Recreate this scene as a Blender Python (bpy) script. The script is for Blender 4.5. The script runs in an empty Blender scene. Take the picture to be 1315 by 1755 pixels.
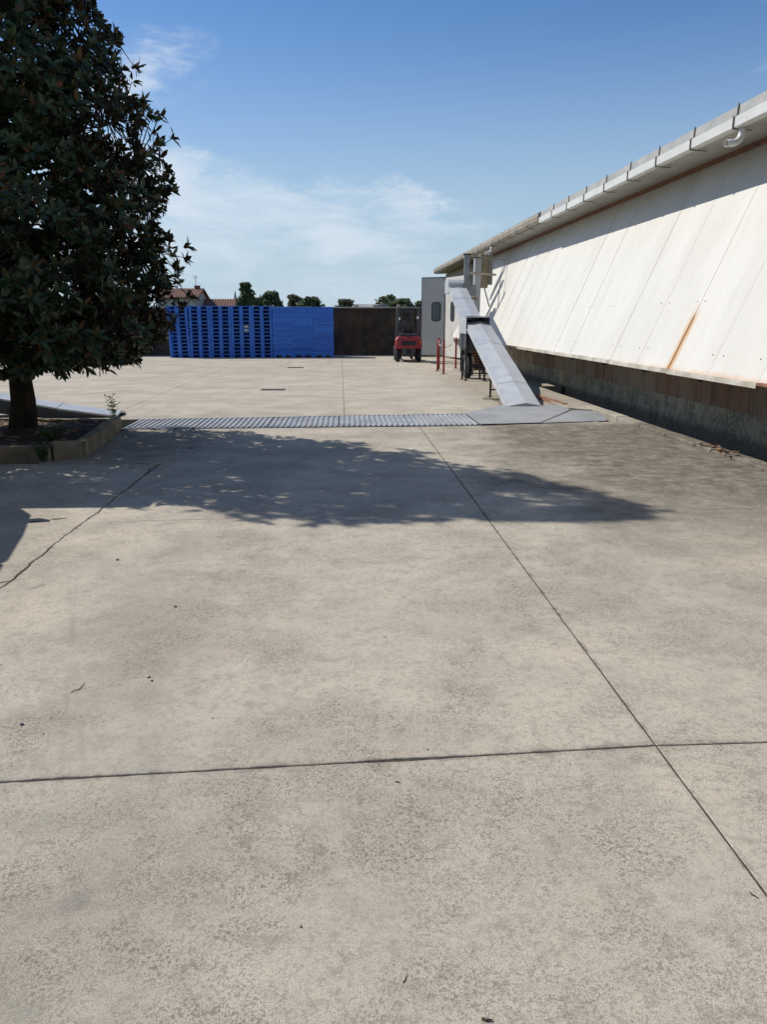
import bpy, bmesh, math, random
from mathutils import Vector, Matrix, noise
random.seed(11)
R = math.radians
SC = bpy.context.scene
COL = SC.collection

# ------------------------------------------------------------------ camera
cam_d = bpy.data.cameras.new('camera')
cam = bpy.data.objects.new('camera', cam_d)
COL.objects.link(cam)
SC.camera = cam
cam_d.sensor_fit = 'VERTICAL'
cam_d.sensor_height = 36.0
cam_d.lens = 36.0 * 1320 / 1755
cam_d.clip_start = 0.05
cam_d.clip_end = 3000
cam.location = (0, 0, 1.65)
cam.rotation_euler = (R(90 - 14.016), 0, R(-3.134))

# ------------------------------------------------------------------ sun and sky
SUN_EL = 45.0
SDX, SDY = -0.848, 0.530                      # horizontal direction towards the sun
sun_d = bpy.data.lights.new('sun', 'SUN')
sun_d.energy = 4.8
sun_d.angle = R(0.53)
sun_d.color = (1.0, 0.945, 0.86)
sun = bpy.data.objects.new('sun', sun_d)
COL.objects.link(sun)
sv = Vector((SDX * math.cos(R(SUN_EL)), SDY * math.cos(R(SUN_EL)), math.sin(R(SUN_EL))))
sun.rotation_euler = sv.to_track_quat('Z', 'Y').to_euler()
sun.location = (-20, 20, 30)

world = bpy.data.worlds.new('World')
SC.world = world
world.use_nodes = True
wt = world.node_tree
wt.nodes.clear()
def wn(t, **k):
    n = wt.nodes.new(t)
    for a, b in k.items(): setattr(n, a, b)
    return n
def wl(a, b): wt.links.new(a, b)
w_out = wn('ShaderNodeOutputWorld')
w_bg = wn('ShaderNodeBackground')
w_bg.inputs['Strength'].default_value = 0.086
w_sky = wn('ShaderNodeTexSky', sky_type='NISHITA')
w_sky.sun_disc = False
w_sky.sun_elevation = R(SUN_EL)
w_sky.sun_rotation = math.atan2(SDX, SDY)
w_sky.altitude = 100
w_sky.air_density = 1.0
w_sky.dust_density = 0.15
w_sky.ozone_density = 3.2
# thin cirrus: soft streaky noise that thickens towards the horizon
w_co = wn('ShaderNodeTexCoord')
w_sep = wn('ShaderNodeSeparateXYZ')
wl(w_co.outputs['Generated'], w_sep.inputs[0])
def wmath(op, a, b=None, c=None, clamp=False):
    n = wn('ShaderNodeMath', operation=op)
    n.use_clamp = clamp
    for i, v in enumerate((a, b, c)):
        if v is None: continue
        if isinstance(v, (int, float)): n.inputs[i].default_value = v
        else: wl(v, n.inputs[i])
    return n.outputs[0]
def wnoise(scale_vec, loc, detail, rough, dist):
    mp = wn('ShaderNodeMapping')
    mp.inputs['Scale'].default_value = scale_vec
    mp.inputs['Location'].default_value = loc
    mp.inputs['Rotation'].default_value = (0, R(8), R(20))
    wl(w_co.outputs['Generated'], mp.inputs[0])
    n = wn('ShaderNodeTexNoise')
    n.inputs['Scale'].default_value = 1.0
    n.inputs['Detail'].default_value = detail
    n.inputs['Roughness'].default_value = rough
    n.inputs['Distortion'].default_value = dist
    wl(mp.outputs[0], n.inputs['Vector'])
    return n.outputs['Fac']
el = w_sep.outputs['Z']
az = wmath('DIVIDE', w_sep.outputs['X'], wmath('MAXIMUM', w_sep.outputs['Y'], 0.05))     # tan of the bearing, 0 straight along the hall
n_big = wnoise((2.2, 2.2, 6.0), (1.3, 0.4, 0.2), 6, 0.55, 0.9)
n_fine = wnoise((9, 9, 34), (3.1, 2.2, 0.9), 10, 0.68, 0.8)
n_w1 = wnoise((3.5, 3.5, 9), (7.1, 1.4, 3.3), 7, 0.6, 0.3)
n_w2 = wnoise((4.5, 4.5, 12), (2.7, 8.1, 5.5), 8, 0.62, 0.3)
az = wmath('ADD', az, wmath('MULTIPLY', wmath('SUBTRACT', n_w1, 0.5), 0.55))
elc = wmath('ADD', el, wmath('MULTIPLY', wmath('SUBTRACT', n_w2, 0.5), 0.20))
def blob(a0, e0, ra, re, amp, tilt=0.0):
    da = wmath('DIVIDE', wmath('SUBTRACT', az, a0), ra)
    e_t = wmath('SUBTRACT', wmath('SUBTRACT', elc, e0), wmath('MULTIPLY', wmath('SUBTRACT', az, a0), tilt))
    de = wmath('DIVIDE', e_t, re)
    d = wmath('SQRT', wmath('ADD', wmath('MULTIPLY', da, da), wmath('MULTIPLY', de, de)))
    n = wn('ShaderNodeMapRange', interpolation_type='SMOOTHSTEP')
    wl(d, n.inputs[0])
    n.inputs[1].default_value = 1.25; n.inputs[2].default_value = 0.0
    n.inputs[3].default_value = 0.0; n.inputs[4].default_value = amp
    return n.outputs[0]
dens = blob(-0.22, 0.255, 0.10, 0.05, 0.75)
for args in ((-0.20, 0.15, 0.21, 0.07, 0.98, -0.25), (0.0, 0.10, 0.22, 0.055, 0.80, -0.18), (0.15, 0.115, 0.12, 0.035, 0.8, -0.05),
             (-0.30, 0.09, 0.30, 0.075, 0.8, 0.0), (-0.75, 0.20, 0.35, 0.10, 0.85, 0.1), (0.05, 0.02, 0.6, 0.07, 0.5, 0.0),
             (0.53, 0.275, 0.08, 0.02, 0.25, 0.3), (0.95, 0.12, 0.3, 0.05, 0.55, 0.1)):
    dens = wmath('MAXIMUM', dens, blob(*args))
back = wn('ShaderNodeMapRange', interpolation_type='SMOOTHSTEP')       # the same scattered cirrus carries on behind the viewer
wl(w_sep.outputs['Y'], back.inputs[0])
back.inputs[1].default_value = 0.45; back.inputs[2].default_value = 0.1
back.inputs[3].default_value = 0.0; back.inputs[4].default_value = 0.35
dens = wmath('MAXIMUM', dens, back.outputs[0])
nn = wmath('ADD', wmath('MULTIPLY', n_big, 0.55), wmath('MULTIPLY', n_fine, 0.85))
mr = wn('ShaderNodeMapRange', interpolation_type='SMOOTHSTEP')
wl(wmath('ADD', nn, wmath('MULTIPLY', dens, 0.55)), mr.inputs[0])
mr.inputs[1].default_value = 0.70; mr.inputs[2].default_value = 1.35
cl_f = wmath('MULTIPLY', wmath('MULTIPLY', mr.outputs[0], wmath('MINIMUM', wmath('MULTIPLY', dens, 2.0), 1.0)), 0.78, clamp=True)
w_mix = wn('ShaderNodeMixRGB')
wl(cl_f, w_mix.inputs[0])
w_hs = wn('ShaderNodeHueSaturation')
w_hs.inputs['Hue'].default_value = 0.505
w_hs.inputs['Saturation'].default_value = 1.22
w_hs.inputs['Value'].default_value = 1.16
wl(w_sky.outputs[0], w_hs.inputs['Color'])
hz_f = wn('ShaderNodeMapRange', interpolation_type='SMOOTHERSTEP')     # pale ground haze all round the horizon
wl(el, hz_f.inputs[0])
hz_f.inputs[1].default_value = 0.40; hz_f.inputs[2].default_value = -0.06
hz_f.inputs[3].default_value = 0.0; hz_f.inputs[4].default_value = 0.97
w_hz = wn('ShaderNodeMixRGB')
wl(hz_f.outputs[0], w_hz.inputs[0])
wl(w_hs.outputs[0], w_hz.inputs[1])
w_hz.inputs[2].default_value = (4.9, 6.35, 7.6, 1)
wl(w_hz.outputs[0], w_mix.inputs[1])
w_mix.inputs[2].default_value = (7.6, 8.4, 9.4, 1)
wl(w_mix.outputs[0], w_bg.inputs['Color'])
wl(w_bg.outputs[0], w_out.inputs['Surface'])

SC.view_settings.view_transform = 'Standard'
SC.view_settings.look = 'None'
SC.view_settings.gamma = 1
SC.view_settings.use_curve_mapping = False
SC.view_settings.exposure = 0.15
SC.render.resolution_x = 768
SC.render.resolution_y = 1024

# ------------------------------------------------------------------ helpers
def tag(o, label=None, cat=None, group=None, kind=None):
    if label: o['label'] = label
    if cat: o['category'] = cat
    if group: o['group'] = group
    if kind: o['kind'] = kind
    return o
def empty(name, loc=(0, 0, 0), rz=0.0):
    o = bpy.data.objects.new(name, None)
    o.empty_display_size = 0.2
    COL.objects.link(o)
    o.location = loc
    o.rotation_euler = (0, 0, rz)
    return o
def obj(name, bm, mat=None, parent=None, smooth=False, bevel=0.0, seg=2, loc=None):
    me = bpy.data.meshes.new(name)
    bmesh.ops.recalc_face_normals(bm, faces=bm.faces[:]) if not getattr(bm, '_keep', False) else None
    if smooth:
        for f in bm.faces: f.smooth = True
    bm.to_mesh(me); bm.free()
    for m in (mat if isinstance(mat, (list, tuple)) else [mat]):
        if m: me.materials.append(m)
    o = bpy.data.objects.new(name, me)
    COL.objects.link(o)
    if parent: o.parent = parent
    if loc: o.location = loc
    if bevel > 0:
        md = o.modifiers.new('bevel', 'BEVEL')
        md.width = bevel; md.segments = seg; md.limit_method = 'ANGLE'; md.angle_limit = R(40)
    return o
def rawobj(name, verts, faces, mats, parent=None, mi=None, smooth=False):
    me = bpy.data.meshes.new(name)
    me.from_pydata(verts, [], faces)
    for m in (mats if isinstance(mats, (list, tuple)) else [mats]): me.materials.append(m)
    if mi: me.polygons.foreach_set('material_index', mi)
    if smooth: me.polygons.foreach_set('use_smooth', [True] * len(faces))
    me.update()
    o = bpy.data.objects.new(name, me)
    COL.objects.link(o)
    if parent: o.parent = parent
    return o
def BM(): return bmesh.new()
def box(bm, x0, x1, y0, y1, z0, z1, mat=None):
    vs = [bm.verts.new(p) for p in ((x0,y0,z0),(x1,y0,z0),(x1,y1,z0),(x0,y1,z0),(x0,y0,z1),(x1,y0,z1),(x1,y1,z1),(x0,y1,z1))]
    if mat is not None:
        for v in vs: v.co = mat @ v.co
    for q in ((0,3,2,1),(4,5,6,7),(0,1,5,4),(1,2,6,5),(2,3,7,6),(3,0,4,7)):
        bm.faces.new([vs[i] for i in q])
    return vs
def tube(bm, pts, r, n=8, cap=True):
    """round tube through points, r a number or a list"""
    pts = [Vector(p) for p in pts]
    rs = r if isinstance(r, (list, tuple)) else [r] * len(pts)
    rings = []
    prev = None
    for i, p in enumerate(pts):
        d = (pts[min(i+1, len(pts)-1)] - pts[max(i-1, 0)])
        if d.length < 1e-9: d = Vector((0,0,1))
        d.normalize()
        a = prev - d * prev.dot(d) if prev is not None else d.orthogonal()
        if a.length < 1e-6: a = d.orthogonal()
        a.normalize(); prev = a
        b = d.cross(a)
        rings.append([bm.verts.new(p + (a*math.cos(t)+b*math.sin(t))*rs[i]) for t in [2*math.pi*k/n for k in range(n)]])
    for i in range(len(rings)-1):
        for k in range(n):
            bm.faces.new((rings[i][k], rings[i][(k+1)%n], rings[i+1][(k+1)%n], rings[i+1][k]))
    if cap:
        bm.faces.new(rings[0][::-1]); bm.faces.new(rings[-1])
def prism(bm, pts, v):
    """extrude the closed 3-D polygon pts by vector v"""
    v = Vector(v)
    a = [bm.verts.new(p) for p in pts]
    b = [bm.verts.new(Vector(p)+v) for p in pts]
    n = len(a)
    bm.faces.new(a[::-1]); bm.faces.new(b)
    for i in range(n): bm.faces.new((a[i], a[(i+1)%n], b[(i+1)%n], b[i]))
def loft(bm, sections, cap=True):
    rs = [[bm.verts.new(p) for p in s] for s in sections]
    n = len(rs[0])
    for i in range(len(rs)-1):
        for k in range(n):
            bm.faces.new((rs[i][k], rs[i][(k+1)%n], rs[i+1][(k+1)%n], rs[i+1][k]))
    if cap:
        bm.faces.new(rs[0][::-1]); bm.faces.new(rs[-1])
def bar(bm, p0, p1, w, h):
    """rectangular bar from p0 to p1"""
    p0, p1 = Vector(p0), Vector(p1)
    d = (p1-p0).normalized()
    up = Vector((0,0,1)) if abs(d.z) < 0.95 else Vector((0,1,0))
    s = d.cross(up).normalized(); u = s.cross(d)
    sec = lambda p: [p+s*w/2+u*h/2, p-s*w/2+u*h/2, p-s*w/2-u*h/2, p+s*w/2-u*h/2]
    loft(bm, [sec(p0), sec(p1)])

# ------------------------------------------------------------------ materials
class G:
    """tiny node-graph builder"""
    def __init__(s, name):
        s.m = bpy.data.materials.new(name)
        s.m.use_nodes = True
        s.t = s.m.node_tree
        s.b = s.t.nodes['Principled BSDF']
        s.pos = None
    def n(s, t, **k):
        n = s.t.nodes.new(t)
        for a, b in k.items(): setattr(n, a, b)
        return n
    def l(s, a, b): s.t.links.new(a, b)
    def p(s):
        if s.pos is None: s.pos = s.n('ShaderNodeNewGeometry').outputs['Position']
        return s.pos
    def oc(s): return s.n('ShaderNodeTexCoord').outputs['Object']
    def math(s, op, a, b=None, c=None, clamp=False):
        n = s.n('ShaderNodeMath', operation=op); n.use_clamp = clamp
        for i, v in enumerate((a, b, c)):
            if v is None: continue
            if isinstance(v, (int, float)): n.inputs[i].default_value = v
            else: s.l(v, n.inputs[i])
        return n.outputs[0]
    def noise(s, scale=1.0, detail=4, rough=0.55, dist=0.0, stretch=None, vec=None, off=None):
        n = s.n('ShaderNodeTexNoise')
        n.inputs['Scale'].default_value = scale
        n.inputs['Detail'].default_value = detail
        n.inputs['Roughness'].default_value = rough
        n.inputs['Distortion'].default_value = dist
        v = vec or s.p()
        if stretch or off:
            mp = s.n('ShaderNodeMapping')
            if stretch: mp.inputs['Scale'].default_value = stretch
            if off: mp.inputs['Location'].default_value = off
            s.l(v, mp.inputs[0]); v = mp.outputs[0]
        s.l(v, n.inputs['Vector'])
        return n.outputs['Fac']
    def voro(s, scale, vec=None, feature='F1', rnd=1.0):
        n = s.n('ShaderNodeTexVoronoi', feature=feature)
        n.inputs['Scale'].default_value = scale
        n.inputs['Randomness'].default_value = rnd
        s.l(vec or s.p(), n.inputs['Vector'])
        return n
    def rng(s, v, a, b, c=0.0, d=1.0, smooth=True):
        n = s.n('ShaderNodeMapRange', interpolation_type='SMOOTHSTEP' if smooth else 'LINEAR')
        s.l(v, n.inputs[0])
        for i, q in enumerate((a, b, c, d)): n.inputs[i+1].default_value = q
        return n.outputs[0]
    def mix(s, f, a, b, mode='MIX'):
        n = s.n('ShaderNodeMixRGB', blend_type=mode)
        for i, v in enumerate((f, a, b)):
            if isinstance(v, (int, float)): n.inputs[i].default_value = v
            elif isinstance(v, tuple): n.inputs[i].default_value = (*v, 1) if len(v) == 3 else v
            else: s.l(v, n.inputs[i])
        return n.outputs[0]
    def xyz(s):
        n = s.n('ShaderNodeSeparateXYZ'); s.l(s.p(), n.inputs[0]); return n.outputs
    def bump(s, h, strength=0.3, dist=0.01, prev=None):
        n = s.n('ShaderNodeBump')
        n.inputs['Strength'].default_value = strength
        n.inputs['Distance'].default_value = dist
        s.l(h, n.inputs['Height'])
        if prev: s.l(prev, n.inputs['Normal'])
        return n.outputs[0]
    def done(s, col=None, rough=None, metal=None, normal=None, spec=None):
        for k, v in (('Base Color', col), ('Roughness', rough), ('Metallic', metal), ('Normal', normal), ('Specular IOR Level', spec)):
            if v is None: continue
            if isinstance(v, tuple): s.b.inputs[k].default_value = (*v, 1)
            elif isinstance(v, (int, float)): s.b.inputs[k].default_value = v
            else: s.l(v, s.b.inputs[k])
        return s.m
def simple(name, c, rough=0.6, metal=0.0, c2=None, scale=6, bump=0.0, bscale=60, stretch=None, spec=0.5, rv=0.12, detail=5):
    g = G(name)
    c2 = c2 or tuple(x*0.72 for x in c)
    f = g.rng(g.noise(scale, detail, 0.6, 0.2, stretch), 0.35, 0.68)
    col = g.mix(f, c, c2)
    ro = g.rng(g.noise(scale*2.3, 4, 0.6), 0.3, 0.7, rough-rv, min(1, rough+rv))
    nm = g.bump(g.noise(bscale, 4, 0.6), bump, 0.01) if bump else None
    return g.done(col, ro, metal, nm, spec)

def m_concrete():
    g = G('yard_concrete')
    X, Y, Z = g.xyz()
    # mottling, rough-edged rather than cloudy
    n1 = g.noise(0.7, 9, 0.72, 0.5)
    n2 = g.noise(3.1, 8, 0.74, 0.4, off=(5, 3, 0))
    n3 = g.noise(1.2, 7, 0.72, 1.0, off=(11, 7, 2))
    n4 = g.noise(11.0, 6, 0.75, 0.3, off=(1, 6, 0))
    col = g.mix(g.rng(n1, 0.36, 0.64), (0.540, 0.484, 0.390), (0.455, 0.410, 0.335))
    col = g.mix(g.rng(n2, 0.47, 0.66, 0, 0.50), col, (0.350, 0.316, 0.262))
    col = g.mix(g.rng(n4, 0.50, 0.64, 0, 0.55), col, (0.285, 0.252, 0.202))
    n5 = g.noise(34.0, 5, 0.75, 0.2, off=(8, 6, 0))
    col = g.mix(g.rng(n5, 0.50, 0.62, 0, 0.45), col, (0.260, 0.230, 0.185))
    col = g.mix(g.rng(n4, 0.44, 0.34, 0, 0.40), col, (0.540, 0.490, 0.410))
    col = g.mix(g.rng(n3, 0.50, 0.72, 0, 0.40), col, (0.345, 0.338, 0.280))           # greenish bloom
    col = g.mix(g.rng(g.noise(0.8, 6, 0.7, 0.5, off=(21, 4, 0)), 0.55, 0.75, 0, 0.4), col, (0.490, 0.410, 0.340))   # pinkish dust
    # grey-green stain running down the near left side
    gx = g.math('ADD', g.math('ADD', X, g.math('MULTIPLY', Y, 0.16)), g.math('MULTIPLY', g.noise(1.6, 6, 0.7, 0.6, off=(6, 2, 0)), 0.9))
    gm = g.math('MULTIPLY', g.rng(g.math('ABSOLUTE', g.math('ADD', gx, 0.05)), 0.55, 0.08), g.math('MULTIPLY', g.rng(Y, 0.9, 1.6), g.rng(Y, 6.2, 4.4)))
    col = g.mix(g.math('MULTIPLY', gm, g.rng(n2, 0.30, 0.65, 0.20, 0.62)), col, (0.300, 0.289, 0.240))
    near = g.rng(Y, 4.6, 1.4, 0.0, 1.0)
    # worn surface: exposed aggregate, strongest near by, in patches further away
    patch = g.rng(g.noise(1.1, 5, 0.6, 0.4, off=(3, 9, 0)), 0.40, 0.62)
    worn = g.math('MAXIMUM', g.math('MULTIPLY', near, g.math('ADD', g.math('MULTIPLY', patch, 0.45), 0.55)), g.math('ADD', g.math('MULTIPLY', patch, 0.55), 0.30))
    dn = g.n('ShaderNodeTexNoise'); dn.inputs['Scale'].default_value = 90; dn.inputs['Detail'].default_value = 2; g.l(g.p(), dn.inputs['Vector'])
    dv = g.n('ShaderNodeVectorMath', operation='SCALE'); g.l(dn.outputs['Color'], dv.inputs[0]); dv.inputs['Scale'].default_value = 0.012
    wv = g.n('ShaderNodeVectorMath', operation='ADD'); g.l(g.p(), wv.inputs[0]); g.l(dv.outputs[0], wv.inputs[1])
    def pitlayer(sc, lo, rad):
        vv = g.voro(sc, wv.outputs[0])
        se = g.n('ShaderNodeSeparateColor'); g.l(vv.outputs['Color'], se.inputs[0])
        rr_ = g.rng(se.outputs[0], lo, 1.0, 0.0, rad, smooth=False)
        return g.rng(g.math('SUBTRACT', rr_, vv.outputs['Distance']), 0.0, 0.10)
    pit = g.math('MAXIMUM', g.math('MULTIPLY', pitlayer(105, 0.40, 0.66), 0.7), g.math('MULTIPLY', pitlayer(210, 0.35, 0.8), 0.6))
    pit2 = g.math('MULTIPLY', pitlayer(52, 0.70, 0.50), 0.75)
    cl = g.rng(g.noise(3.3, 5, 0.65, 0.6, off=(9, 1, 0)), 0.36, 0.62, 0.25, 1.0)          # pits come in drifts
    pits = g.math('MULTIPLY', g.math('MAXIMUM', pit, g.math('MULTIPLY', pit2, 0.9)), g.math('MULTIPLY', worn, cl))
    col = g.mix(g.math('MULTIPLY', pits, 1.5, clamp=True), col, (0.135, 0.115, 0.090))
    v = g.voro(95)
    grain = g.rng(v.outputs['Distance'], 0.25, 0.10)
    sep = g.n('ShaderNodeSeparateColor'); g.l(v.outputs['Color'], sep.inputs[0])
    pick = g.rng(sep.outputs[0], 0.55, 0.65)
    lg = g.math('MULTIPLY', g.math('MULTIPLY', grain, pick), g.math('ADD', g.math('MULTIPLY', worn, 0.7), 0.15))
    col = g.mix(lg, col, (0.56, 0.51, 0.43))
    pick2 = g.rng(sep.outputs[1], 0.66, 0.74)
    dg = g.math('MULTIPLY', g.math('MULTIPLY', grain, pick2), g.math('ADD', g.math('MULTIPLY', worn, 0.9), 0.15))
    col = g.mix(dg, col, (0.16, 0.15, 0.135))
    fine = g.noise(260, 3, 0.75)
    col = g.mix(g.math('MULTIPLY', g.rng(fine, 0.35, 0.68), g.math('ADD', g.math('MULTIPLY', worn, 0.75), 0.30)), col, (0.190, 0.170, 0.140))
    # dark organic patina along the hall, broken by pale scuffs
    pm = g.math('MULTIPLY', g.rng(g.math('ADD', X, g.math('MULTIPLY', g.noise(0.9, 4, 0.6, 0.5, off=(1, 8, 0)), 3.0)), 2.7, 4.3),
                g.math('MULTIPLY', g.rng(Y, 3.8, 8.0), g.rng(Y, 12.9, 12.0)))
    st = g.noise(4.5, 9, 0.78, 0.2)
    pm2 = g.math('MULTIPLY', pm, g.rng(st, 0.34, 0.62, 0.50, 1.0))
    col = g.mix(g.math('MULTIPLY', pm2, 1.0), col, (0.105, 0.092, 0.068))
    sc_ = g.math('MULTIPLY', pm, g.rng(g.noise(6.5, 6, 0.7, 0.2, stretch=(1.0, 1.5, 1), off=(4, 4, 0)), 0.61, 0.68))
    col = g.mix(g.math('MULTIPLY', sc_, 0.5), col, (0.40, 0.36, 0.29))
    # dirt around the conveyor feet and in the sunken strip
    d1 = g.math('MULTIPLY', g.rng(g.math('ADD', X, g.math('MULTIPLY', g.noise(1.6, 4, 0.6, 0.4), 1.2)), 3.0, 3.9),
                g.math('MULTIPLY', g.rng(Y, 14.2, 15.6), g.rng(Y, 26, 21)))
    col = g.mix(g.math('MULTIPLY', d1, 0.62), col, (0.170, 0.143, 0.112))
    # darker concrete by the raised bed
    d2 = g.math('MULTIPLY', g.rng(X, -0.9, -2.6), g.math('MULTIPLY', g.rng(Y, 8.8, 9.8), g.rng(Y, 12.6, 12.0)))
    col = g.mix(g.math('MULTIPLY', d2, g.rng(g.noise(2.2, 4, 0.6), 0.3, 0.65, 0.25, 0.8)), col, (0.165, 0.140, 0.110))
    # tyre sweeps over the far yard: broad arcs
    far = g.rng(Y, 13.5, 15.5)
    arcs = None
    for cx, cy, rr, w in ((-6.0, 4.0, 14.2, .12), (-6.0, 4.0, 15.9, .12), (9.0, 44.0, 22.5, .14), (9.0, 44.0, 20.8, .14), (-18.0, 31.0, 16.0, .12), (-18.0, 31.0, 17.6, .12), (1.0, 44.0, 19.0, .16), (-3.0, 2.0, 24.0, .14)):
        dx = g.math('SUBTRACT', X, cx); dy = g.math('SUBTRACT', Y, cy)
        dd = g.math('SQRT', g.math('ADD', g.math('MULTIPLY', dx, dx), g.math('MULTIPLY', dy, dy)))
        a = g.rng(g.math('ABSOLUTE', g.math('SUBTRACT', dd, rr)), w*1.6, w*0.5)
        arcs = a if arcs is None else g.math('MAXIMUM', arcs, a)
    arcs = g.math('MULTIPLY', g.math('MULTIPLY', arcs, far), g.rng(g.noise(0.55, 5, 0.65, 0.6, off=(7, 7, 0)), 0.34, 0.60, 0.05, 0.60))
    col = g.mix(arcs, col, (0.225, 0.195, 0.160))
    smear = g.math('MULTIPLY', far, g.rng(g.noise(0.5, 6, 0.68, 0.8, stretch=(0.5, 1.6, 1), off=(2, 5, 0)), 0.48, 0.68, 0, 0.65))
    col = g.mix(smear, col, (0.250, 0.220, 0.178))
    col = g.mix(g.math('MULTIPLY', far, 0.25), col, (0.480, 0.420, 0.330))
    # two faint drag marks on the near slabs
    for a, b, c, w in ((1.0, 0.36, 0.04, .010), (1.0, 0.30, 0.28, .008)):
        ln = g.math('ABSOLUTE', g.math('ADD', g.math('ADD', g.math('MULTIPLY', X, a), g.math('MULTIPLY', Y, b)), c))
        lm = g.math('MULTIPLY', g.rng(ln, w*2.5, w*0.4), g.math('MULTIPLY', g.rng(Y, 2.2, 2.9), g.rng(Y, 5.2, 4.2)))
        col = g.mix(g.math('MULTIPLY', lm, g.rng(g.noise(2.5, 3, 0.5), 0.35, 0.6, 0.05, 0.35)), col, (0.24, 0.225, 0.20))
    # dirt blotches hugging the sawn joints
    jl = g.math('ABSOLUTE', g.math('SUBTRACT', Y, g.math('ADD', 2.64, g.math('MULTIPLY', X, 0.045))))
    jx = g.math('ABSOLUTE', g.math('SUBTRACT', X, 1.24))
    jm = g.math('MAXIMUM', g.math('MULTIPLY', g.rng(jl, 0.040, 0.004), g.rng(Y, 2.2, 2.3)), g.math('MULTIPLY', g.rng(jx, 0.025, 0.004), g.rng(Y, 12.5, 12.2)))
    jm = g.math('MULTIPLY', jm, g.rng(g.noise(7.0, 5, 0.7, 0.4, off=(3, 3, 9)), 0.48, 0.62, 0.12, 0.85))
    col = g.mix(jm, col, (0.165, 0.140, 0.120))
    # isolated old oil spots
    spot = None
    for (x, y, r_) in ((0.46, 3.05, .022), (0.86, 2.31, .03), (1.10, 3.7, .02), (-0.33, 2.2, .035), (0.9, 5.1, .03), (-0.8, 1.95, .05), (2.6, 4.2, .05), (-0.09, 2.14, .03)):
        dx = g.math('SUBTRACT', X, x); dy = g.math('SUBTRACT', Y, y)
        dd = g.math('SQRT', g.math('ADD', g.math('MULTIPLY', dx, dx), g.math('MULTIPLY', dy, dy)))
        a = g.rng(g.math('ADD', dd, g.math('MULTIPLY', g.noise(30, 3, 0.6), 0.03)), r_*1.2+.015, r_*0.6+.012)
        spot = a if spot is None else g.math('MAXIMUM', spot, a)
    col = g.mix(g.math('MULTIPLY', spot, 0.32), col, (0.155, 0.14, 0.12))
    # a spalled patch with paler rim
    dx = g.math('SUBTRACT', X, -0.12); dy = g.math('MULTIPLY', g.math('SUBTRACT', Y, 2.36), 1.9)
    dd = g.math('ADD', g.math('SQRT', g.math('ADD', g.math('MULTIPLY', dx, dx), g.math('MULTIPLY', dy, dy))), g.math('MULTIPLY', g.noise(16, 6, 0.7), 0.22))
    sp = g.rng(dd, 0.180, 0.168)
    col = g.mix(g.math('MULTIPLY', g.math('MULTIPLY', sp, g.rng(n4, .35, .6, .2, 1)), 0.6), col, (0.42, 0.375, 0.31))
    dist_h = g.math('SUBTRACT', g.math('MULTIPLY', fine, 0.25), g.math('ADD', g.math('MULTIPLY', pits, 1.1), g.math('MULTIPLY', sp, 1.0)))
    dist_h = g.math('ADD', dist_h, g.math('MULTIPLY', g.noise(18, 4, 0.6), 0.35))
    nm = g.bump(dist_h, 0.45, 0.006)
    return g.done(col, 0.88, 0.0, nm, 0.25)

M = {}
M['concrete'] = m_concrete()
def m_planter():
    g = G('planter_concrete')
    col = g.mix(g.rng(g.noise(3, 5, .6), .35, .65), (0.235, 0.19, 0.13), (0.14, 0.115, 0.08))
    col = g.mix(g.rng(g.noise(1.2, 4, .6, .4, off=(3, 3, 3)), .5, .7, 0, .6), col, (0.12, 0.12, 0.08))
    return g.done(col, .9, 0, g.bump(g.noise(45, 5, .65), .5, .01), .2)
M['planter'] = m_planter()
M['earth'] = simple('earth', (0.07, 0.057, 0.041), .95, 0, (0.04, 0.033, 0.025), 3, .8, 30, spec=.1)
M['field'] = simple('field_grass', (0.10, 0.12, 0.045), .95, 0, (0.15, 0.13, 0.07), .08, .6, 3, spec=.1)
def m_cladding():
    g = G('cream_cladding')
    X, Y, Z = g.xyz()
    col = g.mix(g.rng(g.noise(1.1, 5, .6, .3, stretch=(1, 1, .25)), .35, .68), (0.585, 0.570, 0.525), (0.54, 0.525, 0.48))
    # rain streaks running down the slope
    col = g.mix(g.rng(g.noise(6, 5, .62, .2, stretch=(.12, 1.5, .12), off=(2, 0, 1)), .48, .72, 0, .22), col, (0.44, 0.42, 0.37))
    # darker tone towards the top, edge broken by noise
    col = g.mix(g.math('MULTIPLY', g.rng(g.math('ADD', Z, g.math('MULTIPLY', g.noise(1.4, 5, .6, .4), .8)), 4.05, 4.8), .60), col, (0.30, 0.275, 0.225))
    # rust along the bottom edge
    bt = g.math('MULTIPLY', g.rng(g.math('SUBTRACT', Z, g.math('MULTIPLY', g.noise(5, 4, .6, .3), .10)), .95, .86), g.rng(Y, 15.5, 9.5))
    col = g.mix(g.math('MULTIPLY', bt, .75), col, (0.50, 0.30, 0.17))
    # the one long rust run below a failed joint (about Y = 11.5)
    ry = g.math('ABSOLUTE', g.math('SUBTRACT', Y, g.math('ADD', 11.43, g.math('MULTIPLY', g.noise(3, 3, .5), .05))))
    hz = g.math('MULTIPLY', g.rng(Z, 1.92, 1.55), g.rng(Z, .85, .95, .9, 1))
    halo = g.math('MULTIPLY', g.rng(g.math('SUBTRACT', ry, g.math('MULTIPLY', g.noise(9, 4, .6), .05)), .15, .0), hz)
    col = g.mix(g.math('MULTIPLY', halo, .95), col, (0.50, 0.29, 0.105))
    core = g.math('MULTIPLY', g.rng(ry, .032, .010), g.math('MULTIPLY', g.rng(Z, 1.78, 1.66), 1.0))
    col = g.mix(g.math('MULTIPLY', core, .92), col, (0.15, 0.085, 0.045))
    # micro-ribbed sheet
    w = g.math('SINE', g.math('MULTIPLY', Y, 2*math.pi/0.08))
    nm = g.bump(w, .35, .003)
    return g.done(col, .50, 0, nm, .4)
M['clad'] = m_cladding()
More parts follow.
